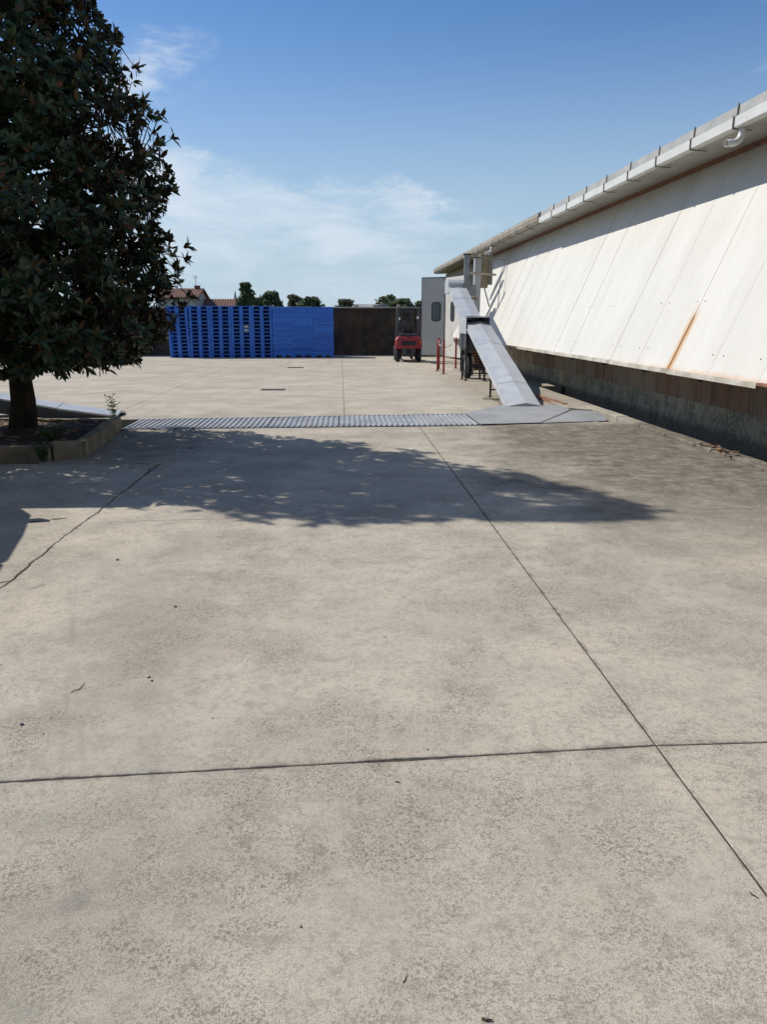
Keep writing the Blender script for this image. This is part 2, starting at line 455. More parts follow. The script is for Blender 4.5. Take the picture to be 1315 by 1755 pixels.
def m_band():
    g = G('painted_band')
    X, Y, Z = g.xyz()
    f = g.rng(g.noise(.35, 4, .6, 0.3, stretch=(1, 1, .3), off=(0, 2.2, 0)), .36, .66)
    col = g.mix(f, (0.34, 0.30, 0.22), (0.265, 0.14, 0.09))
    col = g.mix(g.rng(g.noise(9, 4, .6, .2, stretch=(1, 1, .1)), .46, .7, 0, .65), col, (0.09, 0.075, 0.06))
    return g.done(col, .8, 0, g.bump(g.noise(60, 3, .6), .2, .005), .25)
M['band'] = m_band()
def m_plinth():
    g = G('mossy_plinth')
    X, Y, Z = g.xyz()
    col = g.mix(g.rng(g.noise(2.2, 6, .66, .3), .35, .65), (0.40, 0.355, 0.25), (0.205, 0.185, 0.135))
    col = g.mix(g.rng(g.noise(14, 5, .7), .46, .64, 0, .9), col, (0.50, 0.45, 0.33))
    col = g.mix(g.rng(g.noise(8, 4, .6, .2, stretch=(1, 1, .12), off=(1, 1, 1)), .52, .7, 0, .5), col, (0.080, 0.075, 0.065))
    col = g.mix(g.rng(g.math('ADD', Z, g.math('MULTIPLY', g.noise(6, 4, .6), .25)), .18, .02, 0, .7), col, (0.09, 0.085, 0.075))
    return g.done(col, .92, 0, g.bump(g.noise(38, 6, .7), .8, .015), .15)
M['plinth'] = m_plinth()
def m_farwall():
    g = G('stained_wall')
    X, Y, Z = g.xyz()
    col = g.mix(g.rng(g.noise(.7, 5, .6, .3), .36, .64), (0.120, 0.078, 0.044), (0.045, 0.037, 0.032))
    col = g.mix(g.rng(g.noise(1.9, 6, .65, .2, stretch=(1, 1, .25)), .48, .72, 0, .8), col, (0.030, 0.032, 0.038))
    col = g.mix(g.rng(g.math('SUBTRACT', g.noise(3, 5, .7), g.math('MULTIPLY', Z, .10)), .46, .60, 0, .55), col, (0.13, 0.115, 0.095))
    col = g.mix(g.rng(g.noise(1.1, 3, .5, 0, stretch=(1, 1, .08), off=(4, 0, 0)), .54, .66, 0, .35), col, (0.10, 0.055, 0.035))
    return g.done(col, .9, 0, g.bump(g.noise(12, 6, .7), .6, .03), .2)
M['farwall'] = m_farwall()
M['galv'] = simple('galvanised_sheet', (0.47, 0.49, 0.505), .50, .30, (0.41, 0.43, 0.45), 1.2, .05, 9, rv=.10, detail=6)
M['galv_dark'] = simple('weathered_galvanised', (0.27, 0.285, 0.30), .5, .5, (0.17, 0.18, 0.19), 4, .15, 20)
M['tread'] = simple('tread_plate', (0.31, 0.315, 0.31), .6, .2, (0.245, 0.25, 0.248), 2.2, .5, 55, rv=.15)
M['corr'] = simple('corrugated_cover', (0.335, 0.345, 0.35), .55, .3, (0.25, 0.255, 0.26), 2.0, .03, 20, rv=.10)
M['white_metal'] = simple('white_coated_gutter', (0.60, 0.60, 0.575), .38, .0, (0.53, 0.53, 0.505), 2, 0)
M['grey_metal'] = simple('grey_flashing', (0.40, 0.395, 0.375), .55, .25, (0.33, 0.325, 0.305), 2, .05, 15)
M['old_metal'] = simple('old_gutter', (0.38, 0.34, 0.28), .6, .1, (0.27, 0.235, 0.185), 1.4, .1, 14, stretch=(1, 2, 1))
M['soffit'] = simple('soffit_boards', (0.33, 0.32, 0.275), .7, 0, (0.26, 0.25, 0.215), 1.6, .05, 20)
M['brown'] = simple('rust_primer', (0.22, 0.095, 0.05), .75, 0, (0.13, 0.06, 0.035), 4, .15, 30)
M['dark_steel'] = simple('dark_steel', (0.055, 0.055, 0.06), .5, .6, (0.035, 0.032, 0.03), 6)
M['bracket'] = simple('gutter_strap', (0.14, 0.125, 0.11), .6, .4, (0.08, 0.07, 0.06), 8)
M['lip'] = simple('edge_rail', (0.56, 0.53, 0.46), .6, .1, (0.36, 0.32, 0.26), 3, .1, 30)
M['rust'] = simple('rusted_edge', (0.30, 0.155, 0.095), .85, .1, (0.17, 0.08, 0.05), 7, .4, 40)
M['door_grey'] = simple('pale_door_panel', (0.56, 0.55, 0.50), .45, 0, (0.50, 0.49, 0.45), 1.0, 0)
M['rubber'] = simple('black_rubber', (0.022, 0.022, 0.024), .75, 0, (0.035, 0.034, 0.033), 9, .1, 60)
M['glass'] = simple('door_glass', (0.035, 0.045, 0.045), .08, 0, (0.03, 0.035, 0.035), 2, spec=.8, rv=.02)
M['red'] = simple('forklift_red', (0.27, 0.016, 0.030), .45, 0, (0.20, 0.014, 0.022), 3, .05, 20)
M['post_red'] = simple('post_red', (0.36, 0.035, 0.03), .6, 0, (0.20, 0.035, 0.022), 5, .1, 30)
M['chain_white'] = simple('chain_white', (0.75, 0.70, 0.68), .5, 0)
M['orange'] = simple('orange_paint', (0.35, 0.13, 0.03), .6, 0, (0.25, 0.08, 0.02))
M['seat'] = simple('black_vinyl', (0.02, 0.02, 0.024), .45, 0)
M['charcoal'] = simple('charcoal_paint', (0.05, 0.055, 0.065), .5, .1, (0.035, 0.037, 0.042), 5)
M['lamp'] = simple('lamp_lens', (0.75, 0.75, 0.72), .2, 0)
M['amber'] = simple('amber_lens', (0.55, 0.18, 0.03), .3, 0)
M['black'] = simple('matt_black', (0.012, 0.012, 0.012), .8, 0)
M['paper'] = simple('paper_label', (0.62, 0.58, 0.42), .8, 0, (0.42, 0.42, 0.30), 20)
M['plaster'] = simple('house_plaster', (0.42, 0.42, 0.39), .85, 0, (0.33, 0.34, 0.32), .6, .1, 3)
M['cream_box'] = simple('cream_cabinet', (0.30, 0.24, 0.155), .6, 0, (0.20, 0.15, 0.09), 3)
def m_tiles():
    g = G('clay_tiles')
    col = g.mix(g.rng(g.noise(2.2, 5, .7), .35, .65), (0.235, 0.130, 0.100), (0.165, 0.090, 0.072))
    return g.done(col, .9, 0, None, .2)
M['tiles'] = m_tiles()
M['shed_roof'] = simple('fibre_roof', (0.28, 0.29, 0.28), .85, 0, (0.18, 0.185, 0.18), .4)
def m_blue(name, k):
    g = G(name)
    info = g.n('ShaderNodeObjectInfo')
    a = (0.022*k, 0.110*k, 0.44*k); b = (0.030*k, 0.150*k, 0.52*k)
    col = g.mix(info.outputs['Random'], a, b)
    col = g.mix(g.rng(g.noise(6, 4, .6), .45, .75, 0, .35), col, (0.05*k, 0.15*k, 0.42*k))
    return g.done(col, .42, 0, None, .4)
M['blue'] = m_blue('blue_plastic', 1.12)
M['blue2'] = m_blue('blue_plastic_solid', 1.32)
def m_bark():
    g = G('bark')
    col = g.mix(g.rng(g.noise(9, 6, .7, .3, stretch=(1, 1, .3)), .35, .65), (0.042, 0.034, 0.026), (0.02, 0.017, 0.014))
    return g.done(col, .95, 0, g.bump(g.noise(22, 6, .7, .2, stretch=(1, 1, .3)), .9, .03), .1)
M['bark'] = m_bark()
def m_leaf(name, a, b, rough, spec, transl=0.0):
    g = G(name)
    r = g.n('ShaderNodeNewGeometry').outputs['Random Per Island']
    cr = g.n('ShaderNodeValToRGB')
    g.l(r, cr.inputs[0])
    cr.color_ramp.elements[0].color = (*a, 1); cr.color_ramp.elements[1].color = (*b, 1)
    m = g.done(cr.outputs[0], rough, 0, None, spec)
    if transl:
        t = g.n('ShaderNodeBsdfTranslucent'); g.l(cr.outputs[0], t.inputs['Color'])
        mx = g.n('ShaderNodeMixShader'); mx.inputs[0].default_value = transl
        out = g.t.nodes['Material Output']
        g.l(g.b.outputs[0], mx.inputs[1]); g.l(t.outputs[0], mx.inputs[2]); g.l(mx.outputs[0], out.inputs['Surface'])
    return m
M['leaf_top'] = m_leaf('magnolia_leaf_top', (0.010, 0.024, 0.007), (0.034, 0.055, 0.014), .40, .35)
M['leaf_under'] = m_leaf('magnolia_leaf_underside', (0.045, 0.046, 0.018), (0.115, 0.055, 0.022), .8, .15)
M['leaf_small'] = m_leaf('young_leaf', (0.06, 0.11, 0.03), (0.10, 0.15, 0.05), .5, .4, .3)
M['weed'] = m_leaf('weed_green', (0.035, 0.08, 0.02), (0.07, 0.13, 0.035), .6, .3, .2)
M['straw'] = m_leaf('dry_grass', (0.26, 0.22, 0.10), (0.36, 0.32, 0.16), .8, .2, .2)
M['far_green'] = m_leaf('far_foliage', (0.055, 0.085, 0.042), (0.120, 0.150, 0.075), .7, .2, .25)
M['far_olive'] = m_leaf('far_foliage_olive', (0.100, 0.105, 0.060), (0.170, 0.160, 0.100), .75, .2, .25)
M['litter'] = m_leaf('dead_leaves', (0.14, 0.07, 0.035), (0.28, 0.17, 0.09), .8, .2)
M['white_van'] = simple('white_body', (0.78, 0.78, 0.76), .35, 0, (0.74, 0.74, 0.72), 1)
M['wall_plaster'] = simple('boundary_plaster', (0.48, 0.45, 0.38), .9, 0, (0.36, 0.34, 0.29), 1.5, .3, 20)
M['stone'] = simple('pebble_stone', (0.12, 0.115, 0.11), .8, 0, (0.30, 0.29, 0.27), 30)
M['twig'] = simple('dry_twig', (0.035, 0.027, 0.022), .9, 0, (0.07, 0.05, 0.035), 40)
M['iron'] = simple('cast_iron', (0.045, 0.04, 0.038), .65, .4, (0.09, 0.07, 0.055), 12)

# ------------------------------------------------------------------ ground and slabs
def sheet(name, x0, x1, y0, y1, z, mat, kind='structure', n=1):
    bm = BM()
    vs = [[bm.verts.new((x0+(x1-x0)*i/n, y0+(y1-y0)*j/n, z)) for i in range(n+1)] for j in range(n+1)]
    for j in range(n):
        for i in range(n):
            bm.faces.new((vs[j][i], vs[j][i+1], vs[j+1][i+1], vs[j+1][i]))
    return tag(obj(name, bm, mat), kind=kind)
ground = sheet('ground', -1500, 1500, -300, 2500, -0.32, M['field'])
yard = empty('concrete_yard'); tag(yard, kind='structure')

def edge_pts(a, b, side, amp, step=0.05, base=0.0, seed=0.0, wide=None):
    """points from a towards b (b left out), displaced towards the slab's inside"""
    a, b = Vector(a), Vector(b)
    L = (b-a).length
    n = max(1, int(L/step))
    d = (b-a)/L
    nrm = Vector((-d.y, d.x)) * side
    out = []
    for i in range(n):
        p = a + d*(L*i/n)
        if i == 0:
            out.append(p.copy()); continue
        e = noise.noise(Vector((p.x*9+seed, p.y*9, seed)))*.5 + noise.noise(Vector((p.x*28, p.y*28+seed, 3)))*.35
        off = amp*(abs(e)*1.4) + (base)
        if wide: off += wide(p)
        out.append(p + nrm*off)
    return out
def slab(corners, edges, thick=0.26, z=0.0, bev=0.0025):
    """corners counter-clockwise; edges = per edge (amp, base gap, wide function)"""
    pts = []
    n = len(corners)
    for i in range(n):
        amp, base, wide = edges[i] if edges and edges[i] else (0.003, 0.0, None)
        pts += edge_pts(corners[i], corners[(i+1) % n], 1, amp, 0.035 if amp > .004 else 0.09, base, 3.1*i, wide)
    bm = BM()
    top = [bm.verts.new((p.x, p.y, z-bev)) for p in pts]
    cen = Vector((sum(p.x for p in pts)/len(pts), sum(p.y for p in pts)/len(pts)))
    inner = []
    for i, p in enumerate(pts):
        q, r_ = pts[i-1], pts[(i+1) % len(pts)]
        t = (r_-q).normalized() if (r_-q).length > 1e-9 else Vector((1, 0))
        inner.append(bm.verts.new((p.x - t.y*bev*1.3, p.y + t.x*bev*1.3, z)))
    bot = [bm.verts.new((p.x, p.y, z-thick)) for p in pts]
    m = len(pts)
    from mathutils.geometry import tessellate_polygon
    for t in tessellate_polygon([[v.co.copy() for v in inner]]):
        bm.faces.new([inner[i] for i in t])
    for i in range(m):
        j = (i+1) % m
        bm.faces.new((top[i], top[j], inner[j], inner[i]))
        bm.faces.new((bot[i], bot[j], top[j], top[i]))
    return obj('slab', bm, M['concrete'], yard)
h = 0.0035                                     # half a saw-cut joint
XA, XL = 1.24, -2.18
def meander(y): return .022*noise.noise(Vector((0, y*1.1, 5))) + .014*noise.noise(Vector((3, y*5.0, 1))) + .006*noise.noise(Vector((3, y*17.0, 1)))
def crackw(p): return .002 + .007*max(0, noise.noise(Vector((8, p.y*2.3, 2)))+.2) + (.010*min(1, max(0, (p.y-7.6)/1.2)))
crk = (0.005, 0.0, lambda p: meander(p.y)+crackw(p))
crkL = (0.005, 0.0, lambda p: -meander(p.y)+crackw(p))
chip = (0.006, 0.0, lambda p: 0.006*max(0, noise.noise(Vector((p.x*2.2, 7, 1)))*2) if -1.2 < p.x < .4 else 0)
EY = 12.10
# near strips (left of joint, middle, right)
def y1(x): return 2.64 + 0.045*x               # first cross joint
def y2(x): return 6.48 + 0.045*x
slab([(XL+h, -9), (XA-h, -9), (XA-h, -1.2-h), (XL+h, -1.2-h)], None)
slab([(XL+h, -1.2+h), (XA-h, -1.2+h), (XA-h, y1(XA)-h), (XL+h, y1(XL)-h)], [None, None, chip, None])
slab([(XL+h, y1(XL)+h), (XA-h, y1(XA)+h), (XA-h, y2(XA)-h*.6), (XL+h, y2(XL)-h*.6)], [chip, None, None, crk])
slab([(XL+h, y2(XL)+h*.6), (XA-h, y2(XA)+h*.6), (XA-h, EY+.06), (-3.38, EY-.02), (-3.36, 12.0), (-3.16, 9.62), (-3.6, 9.55), (-3.6, 9.19), (XL+.03, 9.10)],
     [None, None, None, None, None, None, None, (0.01, 0.0, lambda p: .008), crk])
KX = 4.72
slab([(XA+h, -9), (KX, -9), (KX, -1.2-h), (XA+h, -1.2-h)], None)
slab([(XA+h, -1.2+h), (KX, -1.2+h), (KX, y1(XA)-h), (XA+h, y1(XA)-h)], None)
slab([(XA+h, y1(XA)+h), (KX, y1(XA)+h), (KX, y2(XA)-h*.6), (XA+h, y2(XA)-h*.6)], None)
slab([(XA+h, y2(XA)+h*.6), (KX, y2(XA)+h*.6), (KX, 12.62), (3.9, 12.58), (2.27, 12.22), (XA+h, EY+.06)], [None, None, (0.02, .01, None), (0.01, 0, None), None, None])
slab([(-14, -9), (XL-.004, -9), (XL-.004, y1(XL)-h), (-14, y1(XL)-h)], None)
slab([(-14, y1(XL)+h), (XL-.004, y1(XL)+h), (XL+.004, 9.09), (-3.6, 9.17), (-14, 9.17)], [None, crkL, (0.01, 0.0, lambda p: .006), None, None])
# far yard
FY = 13.30
slab([(.055+h, 13.62), (2.22, 13.80), (3.08, 15.0), (3.22, 15.6), (3.33, 22.2), (3.7, 37.8), (.055+h, 37.8)], None)
slab([(-4.12+h, FY+.02), (.055-h, 13.60), (.055-h, 37.8), (-4.12+h, 37.8)], None)
slab([(-9.0, FY-.05), (-4.12-h, FY), (-4.12-h, 37.8), (-9.0, 37.8)], None)
slab([(-16, FY-.05), (-9.0-2*h, FY-.05), (-9.0-2*h, 37.8), (-16, 37.8)], None)
slab([(3.36, 15.1), (4.725, 15.0), (4.725, 20.1), (5.8, 20.1), (5.8, 37.8), (3.72, 37.8), (3.37, 22.2)], None, z=-0.035)
# dirt packed in the sawn joints
M['joint_dirt'] = simple('joint_dirt', (0.045, 0.040, 0.034), .95, 0, (0.085, 0.075, 0.06), 14, .5, 60, spec=.1)
def filler(p, q, w=.016, z=-.0045):
    bm = BM(); bar(bm, (p[0], p[1], z-.01), (q[0], q[1], z-.01), w, .02); obj('joint_filler', bm, M['joint_dirt'], yard)
filler((XA, -9), (XA, EY))
filler((XL, y1(XL)), (XA-.01, y1(XA))); filler((XA+.01, y1(XA)), (KX, y1(XA))); filler((-14, y1(XL)), (XL-.02, y1(XL)))
filler((XL, y2(XL)), (XA-.01, y2(XA))); filler((XA+.01, y2(XA)), (KX, y2(XA)))
filler((XL, -1.2), (XA-.01, -1.2)); filler((XA+.01, -1.2), (KX, -1.2))
filler((.055, 13.62), (.055, 37.8)); filler((-4.12, 13.3), (-4.12, 37.8)); filler((-9.005, 13.3), (-9.005, 37.8), .02)
filler((XL, -9), (XL, 2.3), .012)
# trench below the covers
bm = BM()
box(bm, -3.9, 4.72, 12.0, 15.4, -.31, -.27)
trench = tag(obj('trench_floor', bm, M['earth']), kind='structure')
# kerb along the hall
bm = BM()
y = -9.0
while y < 20.0:
    y2_ = min(20.0, y+1.0)
    j = random.uniform(-.006, .006)
    box(bm, 4.735, 4.955, y+.006, y2_-.006, -.26, .035+j)
    y = y2_
kerb = tag(obj('kerb', bm, M['concrete'], bevel=.012), kind='structure')
bm = BM()
box(bm, 4.96, 6.2, -9, 46, -.315, -.285)
tag(obj('channel_floor', bm, M['earth']), kind='structure')

# ------------------------------------------------------------------ trench covers
cov = empty('trench_cover', (-.6, 12.7, 0))
tag(cov, 'strip of corrugated galvanised sheets covering the trench across the yard', 'cover')
cov.location = (0, 0, 0)
def corr_sheet(x0, x1, z):
    n = int(round((x1-x0)/.088))
    verts = []; faces = []
    pr = ((0, 0), (.40, 0), (.50, .018), (.82, .018), (.92, 0))
    xs = []
    for i in range(n):
        for u, q in pr: xs.append((x0+(x1-x0)*(i+u)/n, q))
    xs.append((x1, 0))
    th = .003
    rows = []
    for (yy) in (0, 1):
        for dz in (0, -th):
            base = len(verts)
            for x, q in xs:
                yn = 12.11 + .030*(x+3.3)
                yf = 13.24 + .083*(x+3.4)
                verts.append((x, (yn, yf)[yy], z+q+dz))
            rows.append(base)
    m = len(xs)
    for i in range(m-1):
        faces.append((rows[0]+i, rows[0]+i+1, rows[2]+i+1, rows[2]+i))
        faces.append((rows[1]+i+1, rows[1]+i, rows[3]+i, rows[3]+i+1))
        faces.append((rows[0]+i+1, rows[0]+i, rows[1]+i, rows[1]+i+1))
        faces.append((rows[2]+i, rows[2]+i+1, rows[3]+i+1, rows[3]+i))
    return rawobj('corrugated_sheet', verts, faces, M['corr'], cov)
for i in range(5):
    corr_sheet(-3.42+1.13*i, -3.42+1.13*(i+1)-.008, .004+(.003 if i % 2 else 0))
bm = BM()
bar(bm, (-3.45, 12.085, -.004), (2.25, 12.245, -.004), .03, .03)
bar(bm, (-3.50, 13.27, -.004), (2.25, 13.76, -.004), .03, .03)
obj('frame', bm, M['galv_dark'], cov)
tp = empty('tread_plate')
tag(tp, 'dark grey steel floor plates over the pit at the foot of the inclined conveyor', 'floor plate')
def poly_plate(name, pts, z, th, mat, par, bev=.003):
    bm = BM()
    prism(bm, [(x, y, z-th) for x, y in pts], (0, 0, th))
    return obj(name, bm, mat, par, bevel=bev)
poly_plate('plate', [(2.234, 12.265), (3.25, 12.41), (4.28, 14.2), (4.30, 14.95), (3.12, 15.02), (2.234, 13.79)], .022, .008, M['tread'], tp)
poly_plate('plate', [(3.265, 12.412), (4.42, 12.62), (4.64, 13.3), (4.66, 14.0), (4.30, 14.18)], .016, .008, M['tread'], tp)
# small ribs where the sheet meets the grooves
bm = BM()
for i in range(5): bar(bm, (2.29+.05*i, 12.29+.006*i, .026), (2.29+.05*i, 13.8, .026), .012, .006)
obj('rib', bm, M['tread'], tp)
# broken concrete edge + angle iron by the conveyor foot
bm = BM()
prism(bm, [(4.32, 14.6, -.03), (4.70, 14.2, -.03), (4.71, 20.2, -.03), (4.55, 19.9, -.03), (4.38, 17.4, -.03)], (0, 0, .055))
tag(obj('concrete_ledge', bm, M['concrete'], bevel=.012), 'narrow broken concrete ledge between the conveyor foot and the hall kerb', 'ledge')
bm = BM()
bar(bm, (4.26, 18.2, .05), (4.44, 15.1, .035), .10, .012)
bar(bm, (4.22, 18.2, .02), (4.40, 15.1, .005), .012, .08)
tag(obj('angle_iron', bm, M['rust']), 'rusty angle iron lying on the concrete ledge beside the conveyor foot', 'angle iron')

# drains
def drain(cx, cy, w, d, label):
    r_ = empty('drain_grate', (cx, cy, 0)); tag(r_, label, 'drain grate', 'floor drains in the yard')
    bm = BM()
    box(bm, -w/2, w/2, -d/2, -d/2+.03, 0.0, .009); box(bm, -w/2, w/2, d/2-.03, d/2, 0.0, .009)
    box(bm, -w/2, -w/2+.03, -d/2+.031, d/2-.031, 0.0, .009); box(bm, w/2-.03, w/2, -d/2+.031, d/2-.031, 0.0, .009)
    obj('frame', bm, M['iron'], r_)
    bm = BM(); box(bm, -w/2+.031, w/2-.031, -d/2+.031, d/2-.031, .001, .003); obj('pit', bm, M['black'], r_)  # black sheet under the bars paints the darkness of the pit
    n = int(w/.09)
    bm = BM()
    for i in range(n):
        x = -w/2+.05+(w-.1)*(i+.5)/n
        box(bm, x-.018, x+.018, -d/2+.031, d/2-.031, .0035, .0085)
    obj('grate_bars', bm, M['iron'], r_)
    return r_
drain(-1.65, 18.98, .58, .36, 'rectangular iron drain grate in the yard, nearer of the two before the pallets')
drain(-1.61, 27.92, .56, .40, 'small iron drain grate further off, close in front of the blue pallets')
mh = empty('manhole_cover', (-1.9, 10.2, 0)); tag(mh, 'square concrete manhole cover lying in the tree shadow near the corrugated strip', 'manhole cover')
bm = BM()
for a in ((-.25, .25, -.22, -.205), (-.25, .25, .205, .22), (-.25, -.235, -.204, .204), (.235, .25, -.204, .204)): box(bm, *a, .0, .005)
obj('frame', bm, M['galv_dark'], mh)
bm = BM(); box(bm, -.23, .23, -.20, .20, .0, .004); obj('lid', bm, M['concrete'], mh, bevel=.002)
bm = BM(); box(bm, -.13, -.05, -.02, .02, .0045, .0075); obj('slot_shade', bm, M['black'], mh)  # black block on the lid paints the shade inside a slot

# ------------------------------------------------------------------ the long hall
hall = empty('industrial_hall', (0, 0, 0))
tag(hall, 'long low cream industrial hall with sloping panel wall and white gutter along the right', 'building')
LX0, LZ0, LX1, LZ1 = 4.90, .93, 6.28, 4.20        # bottom and top of the leaning panels
nrm = Vector((-(LZ1-LZ0), 0, (LX1-LX0))).normalized()
down = Vector((LX0-LX1, 0, LZ0-LZ1)).normalized()
seam0 = 11.46
k0, k1 = -14, 18
def panel_mesh(w):
    bm = BM()
    t = .05
    tp_, bt = Vector((LX1, 0, LZ1)), Vector((LX0, 0, LZ0))
    prism(bm, [bt, tp_, tp_-nrm*t, bt-nrm*t], (0, w, 0))
    # seam lap rib
    prism(bm, [bt+nrm*.003, tp_+nrm*.003, tp_+nrm*.0005, bt+nrm*.0005], (0, .03, 0))
    me = bpy.data.meshes.new('cladding_panel')
    bmesh.ops.recalc_face_normals(bm, faces=bm.faces[:]); bm.to_mesh(me); bm.free()
    me.materials.append(M['clad'])
    return me
pm_ = panel_mesh(1.2785)
for k in range(k0, k1):
    o = bpy.data.objects.new('cladding_panel', pm_)
    COL.objects.link(o); o.parent = hall
    o.location = (random.uniform(-.002, .002), seam0+1.28*k, random.uniform(-.003, .003))
CLY0, CLY1 = seam0+1.28*k0, seam0+1.28*k1
# lower fixing screws
bm = BM()
for k in range(k0, k1):
    for s in (.12, .88):
        for u in (.08, .30):
            if (k*7+int(s*10)+int(u*100)) % 3 == 0: continue
            if True:
                p = Vector((LX0, seam0+1.28*(k+s)+random.uniform(-.05, .05), LZ0)) - down*(3.55*u) + nrm*.003
                tube(bm, [p, p+nrm*.006], .008, 6)
so = obj('screws', bm, M['dark_steel'], hall); so['kind'] = 'stuff'
# edge rail along the panels' foot (cream aluminium, rusted nearer than Y = 9.8)
y = CLY0
while y < CLY1:
    y_e = min(CLY1, y + 2.55)
    rust_part = y_e < 9.9
    bm = BM()
    dz = random.uniform(-.006, .006)
    if rust_part:
        bar(bm, (LX0-.02, y+.003, LZ0-.012+dz), (LX0-.02, y_e-.003, LZ0-.012+dz), .05, .035)
        obj('edge_rail', bm, M['rust'], hall)
    else:
        bar(bm, (LX0-.025, y+.003, LZ0-.010+dz), (LX0-.025, y_e-.003, LZ0-.010+dz), .05, .038)
        bar(bm, (LX0-.052, y+.003, LZ0-.034+dz), (LX0-.052, y_e-.003, LZ0-.034+dz), .006, .045)
        obj('edge_rail', bm, M['lip'], hall)
    y = y_e
# supports under the rail
bmk = BM(); box(bmk, LX0-.03, 5.84, -.05, .05, .84, .875); box(bmk, LX0-.03, LX0+.02, -.05, .05, .83, .905)
mk = obj('support_bracket', bmk, M['dark_steel'], hall, loc=(0, 10.4, 0))
for k in range(-7, 12):
    if k == 0: continue
    o = mk.copy(); COL.objects.link(o); o.location = (0, 10.4+2.0*k, 0)
# plinth: rendered band panels above rough mossy concrete
WX = 5.86
y = -9.0
while y < CLY1:
    y_e = min(CLY1, y+2.0)
    bm = BM(); box(bm, WX-.03+random.uniform(-.002, .002), WX+.2, y+.002, y_e-.002, .342, .93)
    obj('band_panel', bm, M['band'], hall, bevel=.005)
    y = y_e
bm = BM(); box(bm, WX, WX+.25, -9, CLY1, -.30, .34)
obj('plinth', bm, M['plinth'], hall)
# roof, soffit, trim, fascia, gutter
GY0, GY1, GYM = -6.5, 46.0, 21.9
GX = 5.40
bm = BM()
prism(bm, [(GX+.12, GY0, 4.215), (LX1+.10, GY0, 4.265), (LX1+.10, GY0, 4.235), (GX+.12, GY0, 4.19)], (0, GY1-GY0, 0))
obj('soffit', bm, M['soffit'], hall)
bm = BM(); box(bm, LX1-.055, LX1-.002, GY0, CLY1, 4.155, 4.233); obj('trim_board', bm, M['brown'], hall)
bm = BM()
prism(bm, [(GX+.10, GY0, 4.46), (15.5, GY0, 6.2), (26, GY0, 4.46), (26, GY0, 4.40), (15.5, GY0, 6.14), (GX+.10, GY0, 4.40)], (0, GY1-GY0, 0))
obj('roof', bm, M['shed_roof'], hall)
bm = BM()   # ragged sheet ends showing above the old gutter
for i in range(60):
    yy = GYM+.2+i*.4
    if yy > GY1-.3: break
    tube(bm, [(GX+.02, yy, 4.452), (GX+.5, yy, 4.53)], .03, 6)
obj('roof_corrugation', bm, M['old_metal'], hall)['kind'] = 'stuff'
bm = BM()   # grey flashing, upper half of the box gutter front
prism(bm, [(GX+.045, GY0, 4.335), (GX+.055, GY0, 4.475), (GX+.14, GY0, 4.490), (GX+.14, GY0, 4.335)], (0, GYM-GY0, 0))
obj('flashing', bm, M['grey_metal'], hall)
y = GYM
gn = 0
while y > GY0:                                   # white box gutter in lengths
    ya = max(GY0, y-4.0)
    bm = BM()
    prism(bm, [(GX, ya+.002, 4.195), (GX, ya+.002, 4.325), (GX+.025, ya+.002, 4.332), (GX+.035, ya+.002, 4.215), (GX+.117, ya+.002, 4.215), (GX+.117, ya+.002, 4.187), (GX+.02, ya+.002, 4.182)], (0, y-ya-.004, 0))
    obj('gutter', bm, M['white_metal'], hall)
    y = ya
bm = BM()                                        # older half-round gutter further along
pts = []
for i in range(11):
    a = math.pi + math.pi*i/10
    pts.append((GX+.08+.095*math.cos(a), GYM, 4.34+.13*math.sin(a)))
for i in range(10, -1, -1):
    a = math.pi + math.pi*i/10
    pts.append((GX+.08+.088*math.cos(a), GYM, 4.34+.122*math.sin(a)))
prism(bm, pts, (0, GY1-GYM, 0))
obj('old_gutter', bm, M['old_metal'], hall)
bm = BM(); prism(bm, [(GX+.03, GYM, 4.35), (GX-.005, GYM, 4.36), (GX-.005, GYM, 4.45), (GX+.16, GYM, 4.47), (GX+.16, GYM, 4.35)], (0, GY1-GYM, 0))
obj('old_fascia', bm, M['old_metal'], hall)
# gutter straps, one every 1.33 m, with the tail sticking back under the soffit
bmk = BM()
prism(bmk, [(GX-.012, 0, 4.18), (GX-.012, 0, 4.333), (GX+.033, 0, 4.345), (GX+.043, 0, 4.50), (GX+.052, 0, 4.50), (GX+.043, 0, 4.338), (GX-.001, 0, 4.328), (GX-.001, 0, 4.18)], (0, .035, 0))
prism(bmk, [(GX-.012, 0, 4.170), (GX-.012, 0, 4.180), (GX+.26, 0, 4.168), (GX+.26, 0, 4.158)], (0, .03, 0))
sb = obj('gutter_strap', bmk, M['bracket'], hall, loc=(0, 9.84, 0))
for k in range(-11, 27):
    if k == 0: continue
    o = sb.copy(); COL.objects.link(o); o.location = (0, 9.84+1.333*k, 0)
def elbow(yc, parent=hall):
    bm = BM()
    pts = [(GX+.10, yc, 4.20)]
    for i in range(9):
        a = R(90*i/8)
        pts.append((GX+.10-.15*(1-math.cos(a)), yc-.03*(1-math.cos(a)), 4.12-.14*math.sin(a)))
    pts.append((pts[-1][0]-.08, pts[-1][1]-.02, pts[-1][2]-.006))
    tube(bm, pts, .048, 14, cap=False)
    ob = obj('downpipe_elbow', bm, M['white_metal'], parent, smooth=True)
    md = ob.modifiers.new('thick', 'SOLIDIFY'); md.thickness = .004
    return ob
elbow(11.13)
elbow(2.5)
elbow(29.0)
